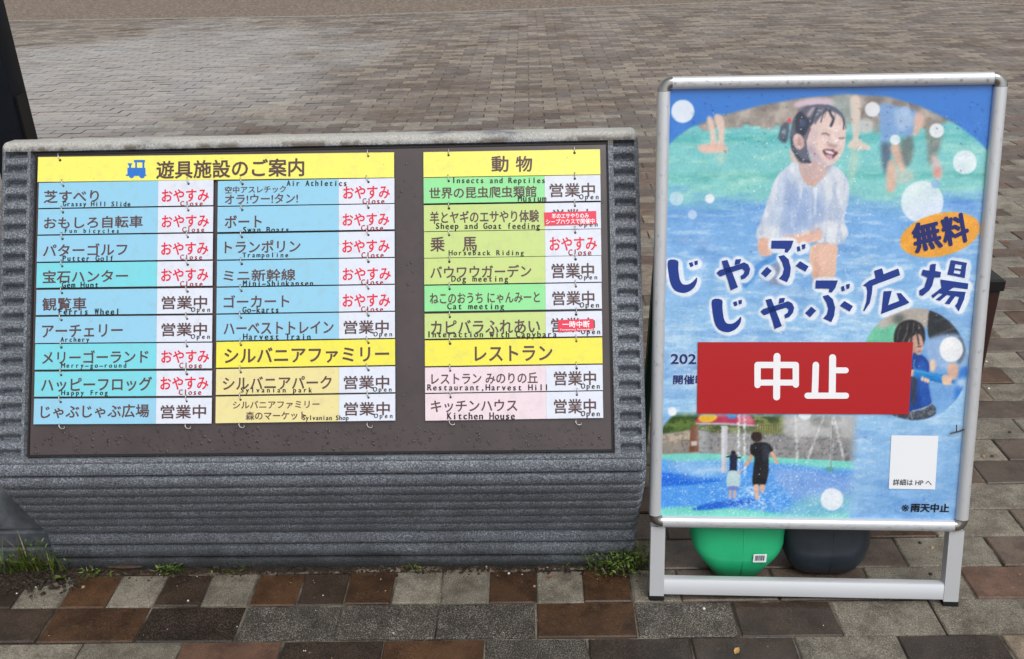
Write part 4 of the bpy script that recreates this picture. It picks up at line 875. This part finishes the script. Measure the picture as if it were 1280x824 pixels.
# white discs
for (k, cx_, cy_, r_, al, cl) in (('p1', 162, 222, 54, .92, 0), ('p1', 132, 630, 33, .5, 0), ('p1', 207, 705, 22, .5, 0), ('p1', 288, 630, 22, .95, 0), ('p2', 225, 213, 35, .85, 0), ('p2', 525, 312, 34, .9, 0), ('p2', 331, 355, 24, .9, 0),
                           ('p2', 379, 220, 23, .6, 1), ('p2', 657, 460, 56, .85, 0), ('p2', 458, 646, 99, .8, 0), ('p2', 520, 562, 21, .85, 2), ('p5', 158, 95, 22, .95, 0), ('p5', 940, 525, 55, .9, 0), ('p5', 808, 104, 32, .95, 0)):
    ell(k, cx_, cy_, r_, r_, [(232, 238, 246), (170, 200, 236), (140, 184, 224)][cl], al, 1)
ell(None, 1174.5, 293.5, 51, 26.5, (240, 160, 40), .96, 1, -.24)
# pale halo of the big lettering
JI = [[(98, 140), (145, 140), (148, 180), (155, 230), (170, 255), (200, 255), (225, 237), (238, 222), (239, 243), (226, 270), (200, 291), (168, 298), (132, 286), (111, 255), (100, 200)],
      [(200, 152), (217, 146), (222, 166), (207, 172)], [(226, 143), (243, 139), (243, 158), (229, 163)]]
YA = [[(360, 142), (388, 136), (402, 172), (417, 210), (440, 270), (405, 285), (392, 240), (378, 200)],
      [(335, 200), (350, 186), (400, 172), (445, 158), (470, 148), (490, 158), (500, 180), (494, 206), (476, 226), (456, 233), (452, 215), (468, 205), (473, 190), (460, 180), (410, 196), (352, 218)],
      [(428, 134), (456, 132), (450, 154), (424, 162)]]
BU = [[(605, 42), (712, 42), (700, 78), (682, 101), (668, 98), (671, 82), (602, 81)], [(638, 119), (664, 112), (688, 134), (699, 175), (694, 215), (680, 246), (640, 228), (658, 208), (665, 180), (656, 150)],
      [(552, 202), (582, 170), (606, 190), (576, 222)], [(722, 166), (744, 142), (786, 168), (770, 194)], [(728, 73), (742, 68), (747, 91), (732, 96)], [(752, 62), (771, 58), (769, 80), (756, 85)]]
HI = [[(188, 262), (218, 238), (250, 226), (243, 190), (282, 177), (290, 206), (362, 178), (371, 211), (236, 262), (233, 300), (222, 348), (195, 388), (190, 385), (206, 340), (210, 290), (204, 268)],
      [(290, 290), (330, 288), (312, 358), (368, 336), (354, 299), (374, 299), (416, 345), (400, 354), (276, 402), (280, 385)]]
BA = [[(520, 158), (546, 155), (543, 190), (571, 196), (568, 222), (538, 222), (528, 262), (514, 285), (481, 312), (466, 309), (465, 286), (490, 270), (505, 222), (475, 210), (482, 184), (515, 190)],
      [(620, 137), (698, 150), (695, 166), (616, 152)], [(616, 152.4), (641, 156.8), (631, 213.6), (603, 208)], [(673, 162.4), (695, 166.3), (687, 225), (663, 220.4)], [(638.4, 176.5), (670.3, 182), (668.8, 191), (637, 186)], [(633.6, 201), (665.7, 206.6), (662.8, 220.2), (631.2, 213.4)],
      [(568, 232), (705, 252), (701, 280), (634, 271), (608, 287), (692, 293), (684, 330), (658, 388), (640, 361), (652, 345), (660, 318), (641, 314), (612, 354), (590, 350), (618, 311), (600, 308), (566, 336), (545, 331), (580, 303), (560, 300), (532, 324), (524, 311), (574, 272)]]
def shift(g__, dx, dy): return [[(x_+dx, y_+dy) for x_, y_ in p_] for p_ in g__]
BIG = [('p3', JI), ('p3', YA), ('p3', BU), ('p3', shift(JI, 216, 192)), ('p3', shift(YA, 215, 190)), ('p3', shift(BU, 217, 195)), ('p4', HI), ('p4', BA)]
halo = np.zeros((H_, W_))
for k, g__ in BIG:
    for p_ in g__:
        pm = polymask(tocan([cp(k, x_+9, y_+7) for x_, y_ in p_]))
        halo[pm[0]] = np.maximum(halo[pm[0]], pm[1]); pm = polymask(tocan([cp(k, *q_) for q_ in p_])); halo[pm[0]] = np.maximum(halo[pm[0]], pm[1])
halo = np.clip(blur1(halo, 5)*9, 0, 1); paint((full, halo), (228, 236, 248), .92)
small = np.zeros((H_, W_))
for q_ in ((108, 592, 245, 650), (118, 696, 260, 750)):
    pm = polymask(tocan([cp('p3', q_[0], q_[1]), cp('p3', q_[2], q_[1]), cp('p3', q_[2], q_[3]), cp('p3', q_[0], q_[3])]), 4); paint(pm, (206, 222, 244), .55)
# halftone wobble of the paper and rain
canvas += (vnoise(3, 3, 33, 2)-.5)[..., None]*26*np.clip((YP-130)/40, 0, 1)[..., None]
canvas += (vnoise(30, 24, 34, 4)-.5)[..., None]*np.array([34, 28, 22])*np.clip((YP-130)/40, 0, 1)[..., None]
rr2 = np.random.default_rng(9)
for _ in range(420):
    ell(None, rr2.uniform(835, 1235), rr2.uniform(140, 640), rr2.uniform(.35, .9), rr2.uniform(.35, .9), (238, 244, 250), rr2.uniform(.3, .8))
canvas += (np.array([200, 214, 228])-canvas)*.03
canvas = np.clip(canvas, 0, 255)
img = canvas.reshape(GH, SSC, GW, SSC, 3).mean((1, 3))
img = lin(img)

stand = empty('poster_stand', (.542, -.006, 0), 'silver aluminium poster stand with blue water-play poster, beside the ribbed board', 'poster stand')
soff = np.array(stand.location)
us = UV0[0]+(np.arange(GW)+.5)/GW*(UV1[0]-UV0[0]); vs_ = UV1[1]-(np.arange(GH)+.5)/GH*(UV1[1]-UV0[1])
UU, VV = np.meshgrid(us, vs_); wave = .0005*np.sin(UU*34+1)*np.sin(VV*16)
P3 = SP.B+UU[..., None]*SP.x+VV[..., None]*SP.y+(.002+wave)[..., None]*SP.n-soff
idx = np.arange(GW*GH).reshape(GH, GW)
fa = np.stack([idx[1:, :-1], idx[1:, 1:], idx[:-1, 1:], idx[:-1, :-1]], -1).reshape(-1, 4)
me = bpy.data.meshes.new('poster_print')
me.vertices.add(GW*GH); me.vertices.foreach_set('co', P3.reshape(-1).astype(np.float32))
me.loops.add(len(fa)*4); me.loops.foreach_set('vertex_index', fa.reshape(-1).astype(np.int32))
me.polygons.add(len(fa)); me.polygons.foreach_set('loop_start', (np.arange(len(fa))*4).astype(np.int32))
try: me.polygons.foreach_set('loop_total', np.full(len(fa), 4, np.int32))
except Exception: pass
me.update(calc_edges=True); me.validate()
ca = me.color_attributes.new('print', 'FLOAT_COLOR', 'POINT')
ca.data.foreach_set('color', np.concatenate([img.reshape(-1, 3), np.ones((GW*GH, 1))], 1).astype(np.float32).reshape(-1))
me.shade_smooth()
mp = mat('poster_paper', (255, 255, 255), 0.22, coat=0.4); t = NT(mp); a_ = t.n('ShaderNodeVertexColor', layer_name='print'); t.color(a_.outputs['Color']); t.normal(t.bump(t.noise(14, 3), 0.05, 0.003)); me.materials.append(mp)
o = bpy.data.objects.new('poster_print', me); COL.objects.link(o); o.parent = stand
b = MB(); plate_box(b, SP, -.3, .170, .3, 1.03, -.006, .0005); b.build('backing_board', M['backing'], stand)

def poly_sheet(mb, P, k, pts, c, m=0):
    uv = [P.uv(*cp(k, *p)) for p in pts]; vs3 = [Vector((float(a), float(b_), 0)) for a, b_ in uv]
    tr = tessellate_polygon([vs3]); out = []
    for q_ in tr:
        a_, b_, c_ = [uv[i] for i in q_]; cr_ = (b_[0]-a_[0])*(c_[1]-a_[1])-(b_[1]-a_[1])*(c_[0]-a_[0]); out.append(tuple(q_) if cr_ > 0 else tuple(q_[::-1]))
    mb.add([P.w(a, b_, c) for a, b_ in uv], out, m)
ZP = .0031
for k, g__ in BIG:
    b = MB()
    for p_ in g__:
        sm = len(p_) > 9 and g__ is not BA and g__ is not HI
        poly_sheet(b, SP, k, [tuple(q_) for q_ in cr_smooth(p_, 3)] if (sm and g__ is not HI and g__[0] is p_ and k == 'p3' and len(p_) > 12) else p_, ZP)
    b.build('title_letter', M['tblue'], stand)
b = MB(); text_on(b, SP, 'p4', (436, -52, 566, 88), '無', .035, ZP, rot=.24); b.build('free_letter', M['tnavy'], stand)
b = MB(); text_on(b, SP, 'p4', (580, -82, 700, 58), '料', .035, ZP, rot=.24); b.build('free_letter', M['tnavy'], stand)
b = MB(); text_on(b, SP, 'p3', (112, 598, 235, 645), '202', .02, ZP); b.build('date_lettering', M['tnavy'], stand)
b = MB(); text_on(b, SP, 'p3', (124, 701, 282, 745), '開催時', .02, ZP); b.build('date_lettering', M['tnavy'], stand)
b = MB(); text_on(b, SP, 'p6', (378, 550, 415, 583), '※', .0, ZP+.0002); text_on(b, SP, 'p6', (424, 545, 610, 586), '雨天中止', .03, ZP+.0002); b.build('rain_lettering', M['tblack'], stand)
b = MB(); poly_sheet(b, SP, 'p6', [(328, 210), (558, 213), (542, 476), (315, 472)], ZP); cd_ = b.build('white_card', M['card'], stand)
b = MB(); text_on(b, SP, 'p6', (336, 426, 525, 456), '詳細は HP へ', .012, ZP+.0004); b.build('card_lettering', M['tblack'], cd_)
# red notice
rq = [SP.uv(872, 427.3), SP.uv(1140.3, 427.3), SP.uv(1134.8, 517.2), SP.uv(871, 516.2)]
b = MB(); v = [SP.w(a, b_, .0036) for a, b_ in rq]+[SP.w(a, b_, .0044) for a, b_ in rq]
b.add(v, [(4, 7, 6, 5), (0, 1, 5, 4), (1, 2, 6, 5), (2, 3, 7, 6), (3, 0, 4, 7)])
rs_ = b.build('notice_sheet', M['redsheet'], stand, label='red cancellation notice reading 中止 stuck across the poster')
b = MB(); nz_ = [0]
def cap_stroke(pts, wd):
    nz_[0] += 1
    p_ = [np.array(q_, float) for q_ in pts]
    for a, c_ in zip(p_[:-1], p_[1:]):
        nz_[0] += 1
        d = c_-a; an = math.atan2(d[1], d[0]); r = wd/2
        ring = [(c_[0]+r*math.cos(an+t_), c_[1]+r*math.sin(an+t_)) for t_ in np.linspace(-math.pi/2, math.pi/2, 9)]+[(a[0]+r*math.cos(an+t_), a[1]+r*math.sin(an+t_)) for t_ in np.linspace(math.pi/2, 3*math.pi/2, 9)]
        poly_sheet(b, SP, 'p3', ring, .0047+.00003*nz_[0])
cap_stroke([(535, 748), (535, 650), (722, 650), (722, 746)], 31); cap_stroke([(538, 736), (720, 736)], 29); cap_stroke([(630, 608), (628, 806)], 34)
cap_stroke([(820, 650), (815, 798)], 32); cap_stroke([(902, 614), (900, 798)], 34); cap_stroke([(902, 676), (966, 676)], 29); cap_stroke([(779, 800), (967, 800)], 30)
b.build('notice_lettering', M['twhite'], rs_)

# aluminium frame: half-round snap profiles
def prof_bar(p0, p1, width, depth, out, name, mt, parent, inner_dir):
    """bar along p0->p1 on plane SP, p = (u, v)"""
    mb = MB(); d = np.array(p1)-np.array(p0); d = d/np.linalg.norm(d); nrm = np.array([-d[1], d[0]])
    sec = [(-width/2, -.008), (-width/2, .004)]+[(width/2*math.cos(math.pi-t_), .004+depth*math.sin(t_)**.8) for t_ in np.linspace(.15, math.pi-.15, 11)]+[(width/2, .004), (width/2, -.008)]
    rings = []
    for p in (p0, p1): rings.append([SP.w(p[0]+nrm[0]*a, p[1]+nrm[1]*a, c_) for a, c_ in sec])
    mb.loft(rings); return mb.build(name, mt, parent, smooth='auto')
TW = .0235; xo, y0_, y1_ = .3125-TW/2, .161+TW/2, 1.0415-TW/2; cc = TW/2+.003
prof_bar((-xo, y0_+cc), (-xo, y1_-cc), TW, .011, 0, 'frame_tube', M['alu'], stand, 0); prof_bar((xo, y0_+cc), (xo, y1_-cc), TW, .011, 0, 'frame_tube', M['alu'], stand, 0)
prof_bar((-xo+cc, y1_), (xo-cc, y1_), TW, .011, 0, 'frame_tube', M['alu'], stand, 0); prof_bar((-xo+cc, y0_), (xo-cc, y0_), TW, .011, 0, 'frame_tube', M['alu'], stand, 0)
for sx_ in (-1, 1):
    for yv, sy_ in ((y0_, -1), (y1_, 1)):
        mb = MB(); c0 = (sx_*(xo-cc), yv-sy_*cc); rings = []
        for t_ in np.linspace(0, math.pi/2, 7):
            u_, v_ = math.cos(t_)*sx_, math.sin(t_)*sy_; R0 = cc
            rings.append([SP.w(c0[0]+u_*(R0+a), c0[1]+v_*(R0+a), c_) for a, c_ in [(-TW/2, -.008), (-TW/2, .004)]+[(TW/2*math.cos(math.pi-q_)*1.0, .0045+.0115*math.sin(q_)**.8) for q_ in np.linspace(.15, math.pi-.15, 9)]+[(TW/2, .004), (TW/2, -.008)]])
        if sx_*sy_ < 0: rings = [r__[::-1] for r__ in rings]
        mb.loft(rings); mb.build('corner_joint', M['chrome'], stand, smooth='auto')
# lower legs, crossbar, feet, hinged rear legs
for sx_ in (-1, 1):
    mb = MB(); ua, ub = sorted((sx_*.2795, sx_*.3085)); v = [SP.w(a, b_, c_) for c_ in (-.016, .006) for a, b_ in ((ua, .009), (ub, .009), (ub, .1605), (ua, .1605))]
    mb.box(SP.w((ua+ub)/2, .085, -.006), ((ub-ua)/2, .011, .0755), SP.x, SP.n, SP.y, bev=0); lg = mb.build('leg', M['alu'], stand)
    mb = MB(); mb.box(SP.w((ua+ub)/2, .0045, -.006), ((ub-ua)/2+.0006, .0118, .005), SP.x, SP.n, SP.y); mb.build('foot_cap', M['black'], lg)
mb = MB(); sec = [(-.017, -.012), (-.017, .004), (.012, .004), (.014, .0025), (.0165, .0025), (.0175, .001), (.0175, -.012)]
mb.loft([[SP.w(u_, .0305+a, c_) for a, c_ in sec] for u_ in (-.2793, .2793)]); mb.build('crossbar', M['alu'], stand, smooth='auto')
for foot, xt in ((np.array([.283, .56, .0]), -.285), (np.array([.80, .53, .0]), .27)):
    mb = MB(); mb.tube([foot, SP.w(xt, .985, -.018)], .011, 8); mb.build('rear_leg', M['dgreen'], stand, smooth='auto')
mb = MB(); mb.box(SP.w(0, .975, -.02), (.29, .008, .012), SP.x, SP.n, SP.y); mb.build('hinge_rail', M['alu'], stand)
mb = MB(); mb.tube([(.30, .44, .22), (.785, .42, .22)], .007, 6); mb.build('rear_brace', M['dgreen'], stand)
# rain on the stand
pts, nn = [], []
for _ in range(210):
    u_ = random.uniform(-.285, .285); a = random.triangular(-.9, .9, .2 if random.random() < .5 else -.3)
    top = random.random() < .62; vc = y1_ if top else y0_
    pts.append(SP.w(u_, vc+a*TW/2*.8, .004+.011*math.sqrt(max(0, 1-a*a*.64))**.8)); nn.append(SP.n+SP.y*a*.9)
for _ in range(120):
    a = random.uniform(-.8, .8); sd_ = random.choice((-1, 1)); pts.append(SP.w(sd_*xo+a*TW/2*.8, random.uniform(.2, 1.0), .004+.011*math.sqrt(max(0, 1-a*a*.64))**.8)); nn.append(SP.n+SP.x*a*.9)
for _ in range(300):
    pts.append(SP.w(random.uniform(-.285, .285), random.choice((random.uniform(.19, 1.012), random.uniform(.9, 1.012))), .0026)); nn.append(SP.n)
droplets([p for p in pts], 'rain_droplets', stand, nn, .0010, .0026, .36, 'thin_drop')

# ------------------------------------------------------------------ plastic tubs behind the stand
def tub(name, label, cx, cy, m, hw, hd, top, keys):
    root = empty(name, (cx, cy, 0), label, 'plastic tub'); rings = []; cy0 = cy
    for z, kx, ky in keys:
        ring = []; cy = cy0+.26*max(0, z-.06)
        for q_ in range(28):
            t_ = 2*math.pi*q_/28; e = .55; ct, st_ = math.cos(t_), math.sin(t_)
            ring.append((cx+hw*kx*math.copysign(abs(ct)**e, ct), cy+hd*ky*math.copysign(abs(st_)**e, st_), z))
        rings.append(ring)
    mb = MB(); mb.loft(rings); mb.build('tub_body', m, root, smooth='auto')
    mb = MB(); zt = keys[-1][0]; kx, ky = keys[-1][1], keys[-1][2]; rr_ = []
    for z, ex in ((zt-.012, 1.0), (zt-.012, 1.07), (zt+.006, 1.07), (zt+.006, .96)):
        rr_.append([(cx+hw*kx*ex*math.copysign(abs(math.cos(2*math.pi*q_/28))**.55, math.cos(2*math.pi*q_/28)), cy+hd*ky*ex*math.copysign(abs(math.sin(2*math.pi*q_/28))**.55, math.sin(2*math.pi*q_/28)), z) for q_ in range(28)])
    mb.loft(rr_, cap=False); mb.build('rim', m, root, smooth='auto')
    return root
keysG = [(.002, .40, .55), (.007, .47, .70), (.012, .52, .78), (.060, .86, .95), (.072, .93, .985), (.086, .975, 1), (.12, 1.0, 1), (.29, 1.02, 1.0)]
tg = tub('green_tub', 'bright green plastic tub with a barcode label behind the poster stand', .425, .105, M['green'], .099, .062, .3, keysG)
keysN = [(.002, .50, .5), (.006, .60, .70), (.018, .76, .86), (.042, .90, .95), (.07, .97, 1), (.10, 1.0, 1), (.30, 1.03, 1.02)]
tn = tub('slate_tub', 'dark slate grey plastic tub with rounded bottom behind the poster stand', .612, .115, M['navy'], .093, .062, .3, keysN)
for tb_, cx_, m_k, cy_ in ((tg, .425, 'green', .105), (tn, .612, 'navy', .115)):
    mb = MB(); mb.tube([(cx_+.004, cy_-.0615*ky+.26*max(0, z-.06), z) for z, kx, ky in (keysG if m_k == 'green' else keysN)[2:]], .0013, 5); mb.build('mould_seam', M[m_k], tb_, smooth=True)
LB = np.array([.4625, .1050+.26*.012-.0640, .072])
mb = MB(); mb.box(LB, (.0135, .0007, .0100)); lb_ = mb.build('barcode_label', M['card'], tg)
mb = MB(); x_ = -.0095
while x_ < .0095:
    w__ = random.choice((.0005, .0009, .0013)); mb.box(LB+np.array([x_, -.0009, .001]), (w__/2, .0001, .0065)); x_ += w__+random.choice((.0006, .001))
mb.build('barcode_print', M['tblack'], lb_)

# ------------------------------------------------------------------ bollard, post, block
root = empty('brown_bollard', (.985, .42, 0), 'dark brown square bollard with black cap behind the right edge of the poster stand', 'bollard')
mb = MB(); mb.box((.976, .42, .26), (.043, .043, .26), bev=.006); mb.build('shaft', M['bollard'], root, smooth='auto')
mb = MB(); mb.box((.976, .42, .532), (.048, .048, .0125), bev=.005); cpo = mb.build('cap', M['black'], root, smooth='auto')
mb = MB(); mb.tube([(.976, .42, .5445), (.976, .42, .552)], .030, 24); mb.build('cap_disc', M['black'], cpo, smooth='auto')
root = empty('black_post', (-1.20, .63, 0), 'black square steel post rising behind the top left corner of the board', 'post')
mb = MB(); mb.box((-1.204, .65, 1.1), (.037, .036, 1.1), bev=.004); mb.build('shaft', M['post'], root, smooth='auto')
mb = MB(); mb.box((-1.1640, .645, .55), (.0030, .018, .385)); mb.build('cover_strip', M['black'], root)
mb = MB(); mb.box((-1.204, .65, .006), (.10, .10, .006)); mb.build('base_plate', M['post'], root)
root = empty('concrete_block', (-1.29, .32, 0), 'smooth dark grey concrete block beside the lower left end of the board', 'concrete block')
mb = MB(); 
secb = [(.150, -.01), (.150, .03), (.156, .034), (.156, .040), (.150, .044), (.148, .078), (.155, .082), (.155, .088), (.147, .092), (.138, .15), (.136, .20), (.14, .235), (.16, .255), (.45, .26), (.45, -.01)]
mb.loft([[(x_, a, z_) for a, z_ in secb] for x_ in (-1.50, -1.076, -1.066)]); mb.build('block_body', M['block'], root, smooth='auto')

# ------------------------------------------------------------------ weeds, soil and litter along the foot of the board
def blade(mb, base, h, lean, wd, ang, m=0, seg_=4):
    dx, dy = math.cos(ang), math.sin(ang); pts = []
    for i in range(seg_+1):
        t_ = i/seg_; r = lean*t_**1.6; z = h*t_*(1-.25*t_*lean/max(h, .001)*.5); wv = wd*(1-t_)**.7*(.6+.4*math.sin(t_*3)) if i < seg_ else wd*.05
        c_ = np.array(base)+np.array([dx*r, dy*r, z]); s_ = np.array([-dy, dx, 0])*wv/2; pts += [c_-s_, c_+s_]
    mb.add(pts, [(2*i, 2*i+1, 2*i+3, 2*i+2) for i in range(seg_)], m)
def leaflet(mb, base, d, ln, wd, m=0):
    d = np.array(d, float); d /= np.linalg.norm(d); s_ = np.cross(d, (0, 0, 1.0)); s_ /= np.linalg.norm(s_)+1e-9; u_ = np.cross(s_, d)
    P_ = [np.array(base)+d*ln*t_+s_*wd*w_+u_*ln*.08*c_ for t_, w_, c_ in ((0, 0, 0), (.3, .45, 1), (.65, .42, 1), (1, 0, -.5), (.65, -.42, 1), (.3, -.45, 1), (.5, 0, 0))]
    mb.add(P_, [(0, 1, 6), (1, 2, 6), (2, 3, 6), (3, 4, 6), (4, 5, 6), (5, 0, 6)], m)
def clump(name, label, x, y, spread, n_, hmax, leafy_=0, seed=1, mats=('leaf', 'leaf2', 'dry'), wd=.003):
    r = random.Random(seed); root = empty(name, (x, y, 0), label, 'weed'); mb = MB()
    for _ in range(n_):
        bx, by = x+r.gauss(0, spread), y+r.gauss(0, spread*.35); h = r.uniform(.35, 1)*hmax
        blade(mb, (bx, min(by, .112), 0), h, r.uniform(.1, .9)*h, wd*r.uniform(.6, 1.3), r.uniform(math.pi, 2*math.pi) if r.random() < .8 else r.uniform(0, math.pi), r.choices((0, 1, 2), (5, 3, 1.3))[0])
    mb.build('blades', [M[k] for k in mats], root)
    if leafy_:
        mb = MB()
        for _ in range(leafy_):
            bx, by, bz = x+r.gauss(0, spread), min(y+r.gauss(0, spread*.45), .115), r.uniform(.003, hmax*.8); a = r.uniform(0, 2*math.pi)
            leaflet(mb, (bx, by, bz), (math.cos(a), math.sin(a)-.3, r.uniform(-.1, .8)), r.uniform(.006, .013), r.uniform(.003, .006), r.choices((0, 1), (3, 2))[0])
        mb.build('leaves', [M['leaf'], M['leaf2']], root)
    return root
clump('grass_tuft', 'tall grassy weed tuft in the soil at the lower left end of the board', -1.105, .118, .032, 150, .105, 60, 3, wd=.0042)
r_ = clump('broadleaf_sprout', 'small sprout with broad bright leaves right of the tall grass tuft', -1.028, .09, .010, 5, .02, 0, 4)
mb = MB()
for a, ln in ((-1.9, .026), (-.9, .022), (-2.8, .018), (-.1, .014)): leaflet(mb, (-1.028, .088, .004), (math.cos(a), math.sin(a), .7), ln, ln*.42)
mb.build('broad_leaves', M['leaf2'], r_)
clump('weed_patch', 'thin patch of low green weeds near the sprout under the board', -.965, .100, .03, 26, .016, 26, 5)
clump('weed_patch', 'small dense green weed patch under the board below the おもしろ plate column', -.795, .106, .016, 30, .026, 60, 6)
clump('weed_patch', 'sparse low weeds under the board about a third from its left end', -.665, .108, .02, 12, .012, 14, 8)
clump('weed_patch', 'tiny weed sprig under the middle of the board', -.27, .108, .012, 10, .016, 14, 9)
clump('leafy_weed', 'bushy green leafy weed between the board and the poster stand', .175, .098, .03, 60, .055, 330, 7)
clump('leafy_weed', 'second leafy weed sprawling against the right corner of the board', .222, .135, .022, 40, .07, 140, 17)
# stuff: soil and crumbs
mb = MB(); r = random.Random(2)
def lump(mb, x, y, z, s_, m=0, rr=r, sq=.6):
    v = []; k = 6
    for zz, q_ in ((-.2, .9), (.45, .75)): v += [(x+s_*q_*math.cos(2*math.pi*i/k+zz)*rr.uniform(.75, 1.15), y+s_*q_*math.sin(2*math.pi*i/k+zz)*rr.uniform(.75, 1.15), z+s_*zz*sq) for i in range(k)]
    v.append((x, y, z+s_*.85*sq)); mb.add(v, [(i, (i+1) % k, k+(i+1) % k, k+i) for i in range(k)]+[(k+i, k+(i+1) % k, 2*k) for i in range(k)], m)
for _ in range(3800):
    x_ = r.uniform(-1.25, .26); y_ = .120-abs(r.gauss(0, .009))-(.0 if r.random() < .93 else r.uniform(0, .02)); lump(mb, x_, y_, .0005, r.uniform(.0015, .0048))
for _ in range(520):
    x_ = r.gauss(-1.085, .045); y_ = r.gauss(.095, .022); lump(mb, x_, min(y_, .13), .001+max(0, .012-abs(x_+1.085)*.2)*r.random(), r.uniform(.002, .008))
for _ in range(160): lump(mb, r.uniform(.16, .27), r.gauss(.11, .02), .001, r.uniform(.0015, .004))
tag(mb.build('soil_crumbs', M['soil'], smooth=False), 'damp dark soil and crumbs gathered along the foot of the board', 'soil', kind='stuff')
# loose grit on the pavers
mb = MB()
for _ in range(240):
    x_, y_ = r.uniform(-1.2, 1.6), r.choice((r.uniform(-.2, .1), r.uniform(.05, .11), r.uniform(-.1, .8)))
    if y_ > .11 and x_ < .3: continue
    lump(mb, x_, y_, .0006, r.uniform(.0006, .0017), r.choice((0, 0, 1, 2)))
tag(mb.build('grit', [M['peb_w'], M['peb_t'], M['peb_d']]), 'fine pale grit scattered over the pavers', 'grit', kind='stuff')
def gpt(px, py):
    d = CF+(px-640)/FPX*CR-(py-412)/FPX*CU; t_ = -cam_pos[2]/d[2]; return cam_pos+t_*d
def small(name, label, cat, px, py, mk, s_, group=None):
    P_ = gpt(px, py); root = empty(name, (P_[0], P_[1], 0), label, cat, group); root_mb = MB(); lump(root_mb, P_[0], P_[1], s_*.12, s_, sq=.8); root_mb.build('stone', M[mk], root, smooth=True)
for px, py, mk, s_ in ((365, 708, 'peb_w', .003), (45, 734, 'peb_w', .0035), (21, 742, 'peb_w', .0025), (235, 751, 'peb_w', .0025), (492, 792, 'peb_w', .003), (631, 702, 'peb_w', .0038), (636, 717, 'peb_w', .0035)):
    small('pebble', {365: 'tiny white pebble right of the weeds at the board foot', 45: 'tiny white pebble on the light square paver at far left', 21: 'tiny white pebble by the joint at the left edge', 235: 'tiny white pebble on the dark square paver under the dense weed patch', 492: 'tiny white pebble on the charcoal paver under the middle column', 631: 'tiny white pebble touching the board foot under the right column', 636: 'tiny white pebble on the brown square paver under the right column'}[px], 'pebble', px, py, mk, s_, 'tiny white pebbles before the board')
for px, py, mk, s_ in ((496, 707, 'peb_t', .004), (608, 709, 'peb_t', .004), (668, 733, 'peb_t', .0034), (684, 710, 'peb_t', .004), (472, 739, 'peb_d', .004), (482, 739, 'peb_t', .003)):
    small('pebble', {496: 'tan pebble at the board foot below the gap between middle and right columns', 608: 'tan pebble at the board foot left of the white one', 668: 'tan pebble in the joint below the right column', 684: 'rightmost tan pebble at the board foot', 472: 'dark pebble on the brown square paver under the middle column', 482: 'tan pebble just right of the dark one under the middle column'}[px], 'pebble', px, py, mk, s_, 'pebbles along the board foot')
for px, py, lab, mk, s_ in ((875+5, 761, 'white pebble on the dark paver under the stand crossbar', 'peb_w', .004), (1150, 679, 'black pebble on the grey paver right of the slate tub', 'peb_d', .006), (1165, 685, 'tan pebble beside the black pebble near the right leg', 'peb_t', .005), (1163, 718, 'dark round pebble near the right leg of the stand', 'peb_d', .005),
                            (1229, 571, 'large tan pebble right of the poster stand', 'peb_t', .007), (1240, 571, 'brown pebble next to the large tan pebble', 'peb_d', .006), (1262, 541, 'dark brown pebble on the paver right of the poster', 'peb_d', .006), (1236, 486, 'white pebble right of the poster frame', 'peb_w', .005), (1233, 452, 'small white pebble above the others right of the poster', 'peb_w', .004), (104, 737-3, 'grey pebble by the broad leaf sprout', 'peb_t', .005)):
    small('pebble', lab, 'pebble', px, py, mk, s_)
def fallen(label, px, py, ang, ln, wd, mk):
    P_ = gpt(px, py); root = empty('fallen_leaf', (P_[0], P_[1], 0), label, 'leaf'); mb = MB(); d = (math.cos(ang), math.sin(ang), .10); leaflet(mb, (P_[0]-math.cos(ang)*ln/2, P_[1]-math.sin(ang)*ln/2, .0025), d, ln, wd); mb.build('leaf_blade', M[mk], root)
fallen('single ochre leaf on the pavers in front of the poster stand', 921, 815, 1.0, .020, .011, 'ochre')
fallen('curled rust brown leaf under the board below the middle column', 687, 722, .2, .012, .008, 'rust')
for px, lab in ((248, 'orange brown leaf scrap beside the small dense weed patch'), (120, 'dry brown leaf scrap left of the twig'), (505, 'small rusty leaf scrap under the board centre'), (478, 'pale leaf scrap just left of the board centre'), (270, 'straw coloured leaf scrap right of the dense weed patch')):
    fallen(lab, px, 708.5, random.uniform(0, 3), .015, .009, 'rust' if 'brown' in lab or 'rusty' in lab else 'ochre')
fallen('red dry leaf lying on the pavers far right of the poster', 1259, 303, .1, .03, .02, 'rust')
P_ = gpt(155, 712); root = empty('twig', (P_[0], P_[1], 0), 'short thick brown twig lying under the left part of the board', 'twig'); mb = MB(); mb.tube([P_+np.array([-.035, .004, .006]), P_+np.array([0, 0, .007]), P_+np.array([.04, .003, .006])], .0045, 7, rs=[.0035, .005, .0035]); mb.build('wood', M['twig'], root, smooth='auto')
P_ = SP.w(*SP.uv(1198, 538), .006); root = empty('small_twig', P_, 'little forked dry twig caught on the poster by the right frame tube', 'twig'); mb = MB()
mb.tube([P_+np.array([-.018, -.001, -.004]), P_, P_+np.array([.012, 0, .006])], .0014, 6); mb.tube([P_+np.array([-.006, 0, -.001]), P_+np.array([-.010, -.003, .016])], .0011, 6); mb.build('wood', M['twig'], root)
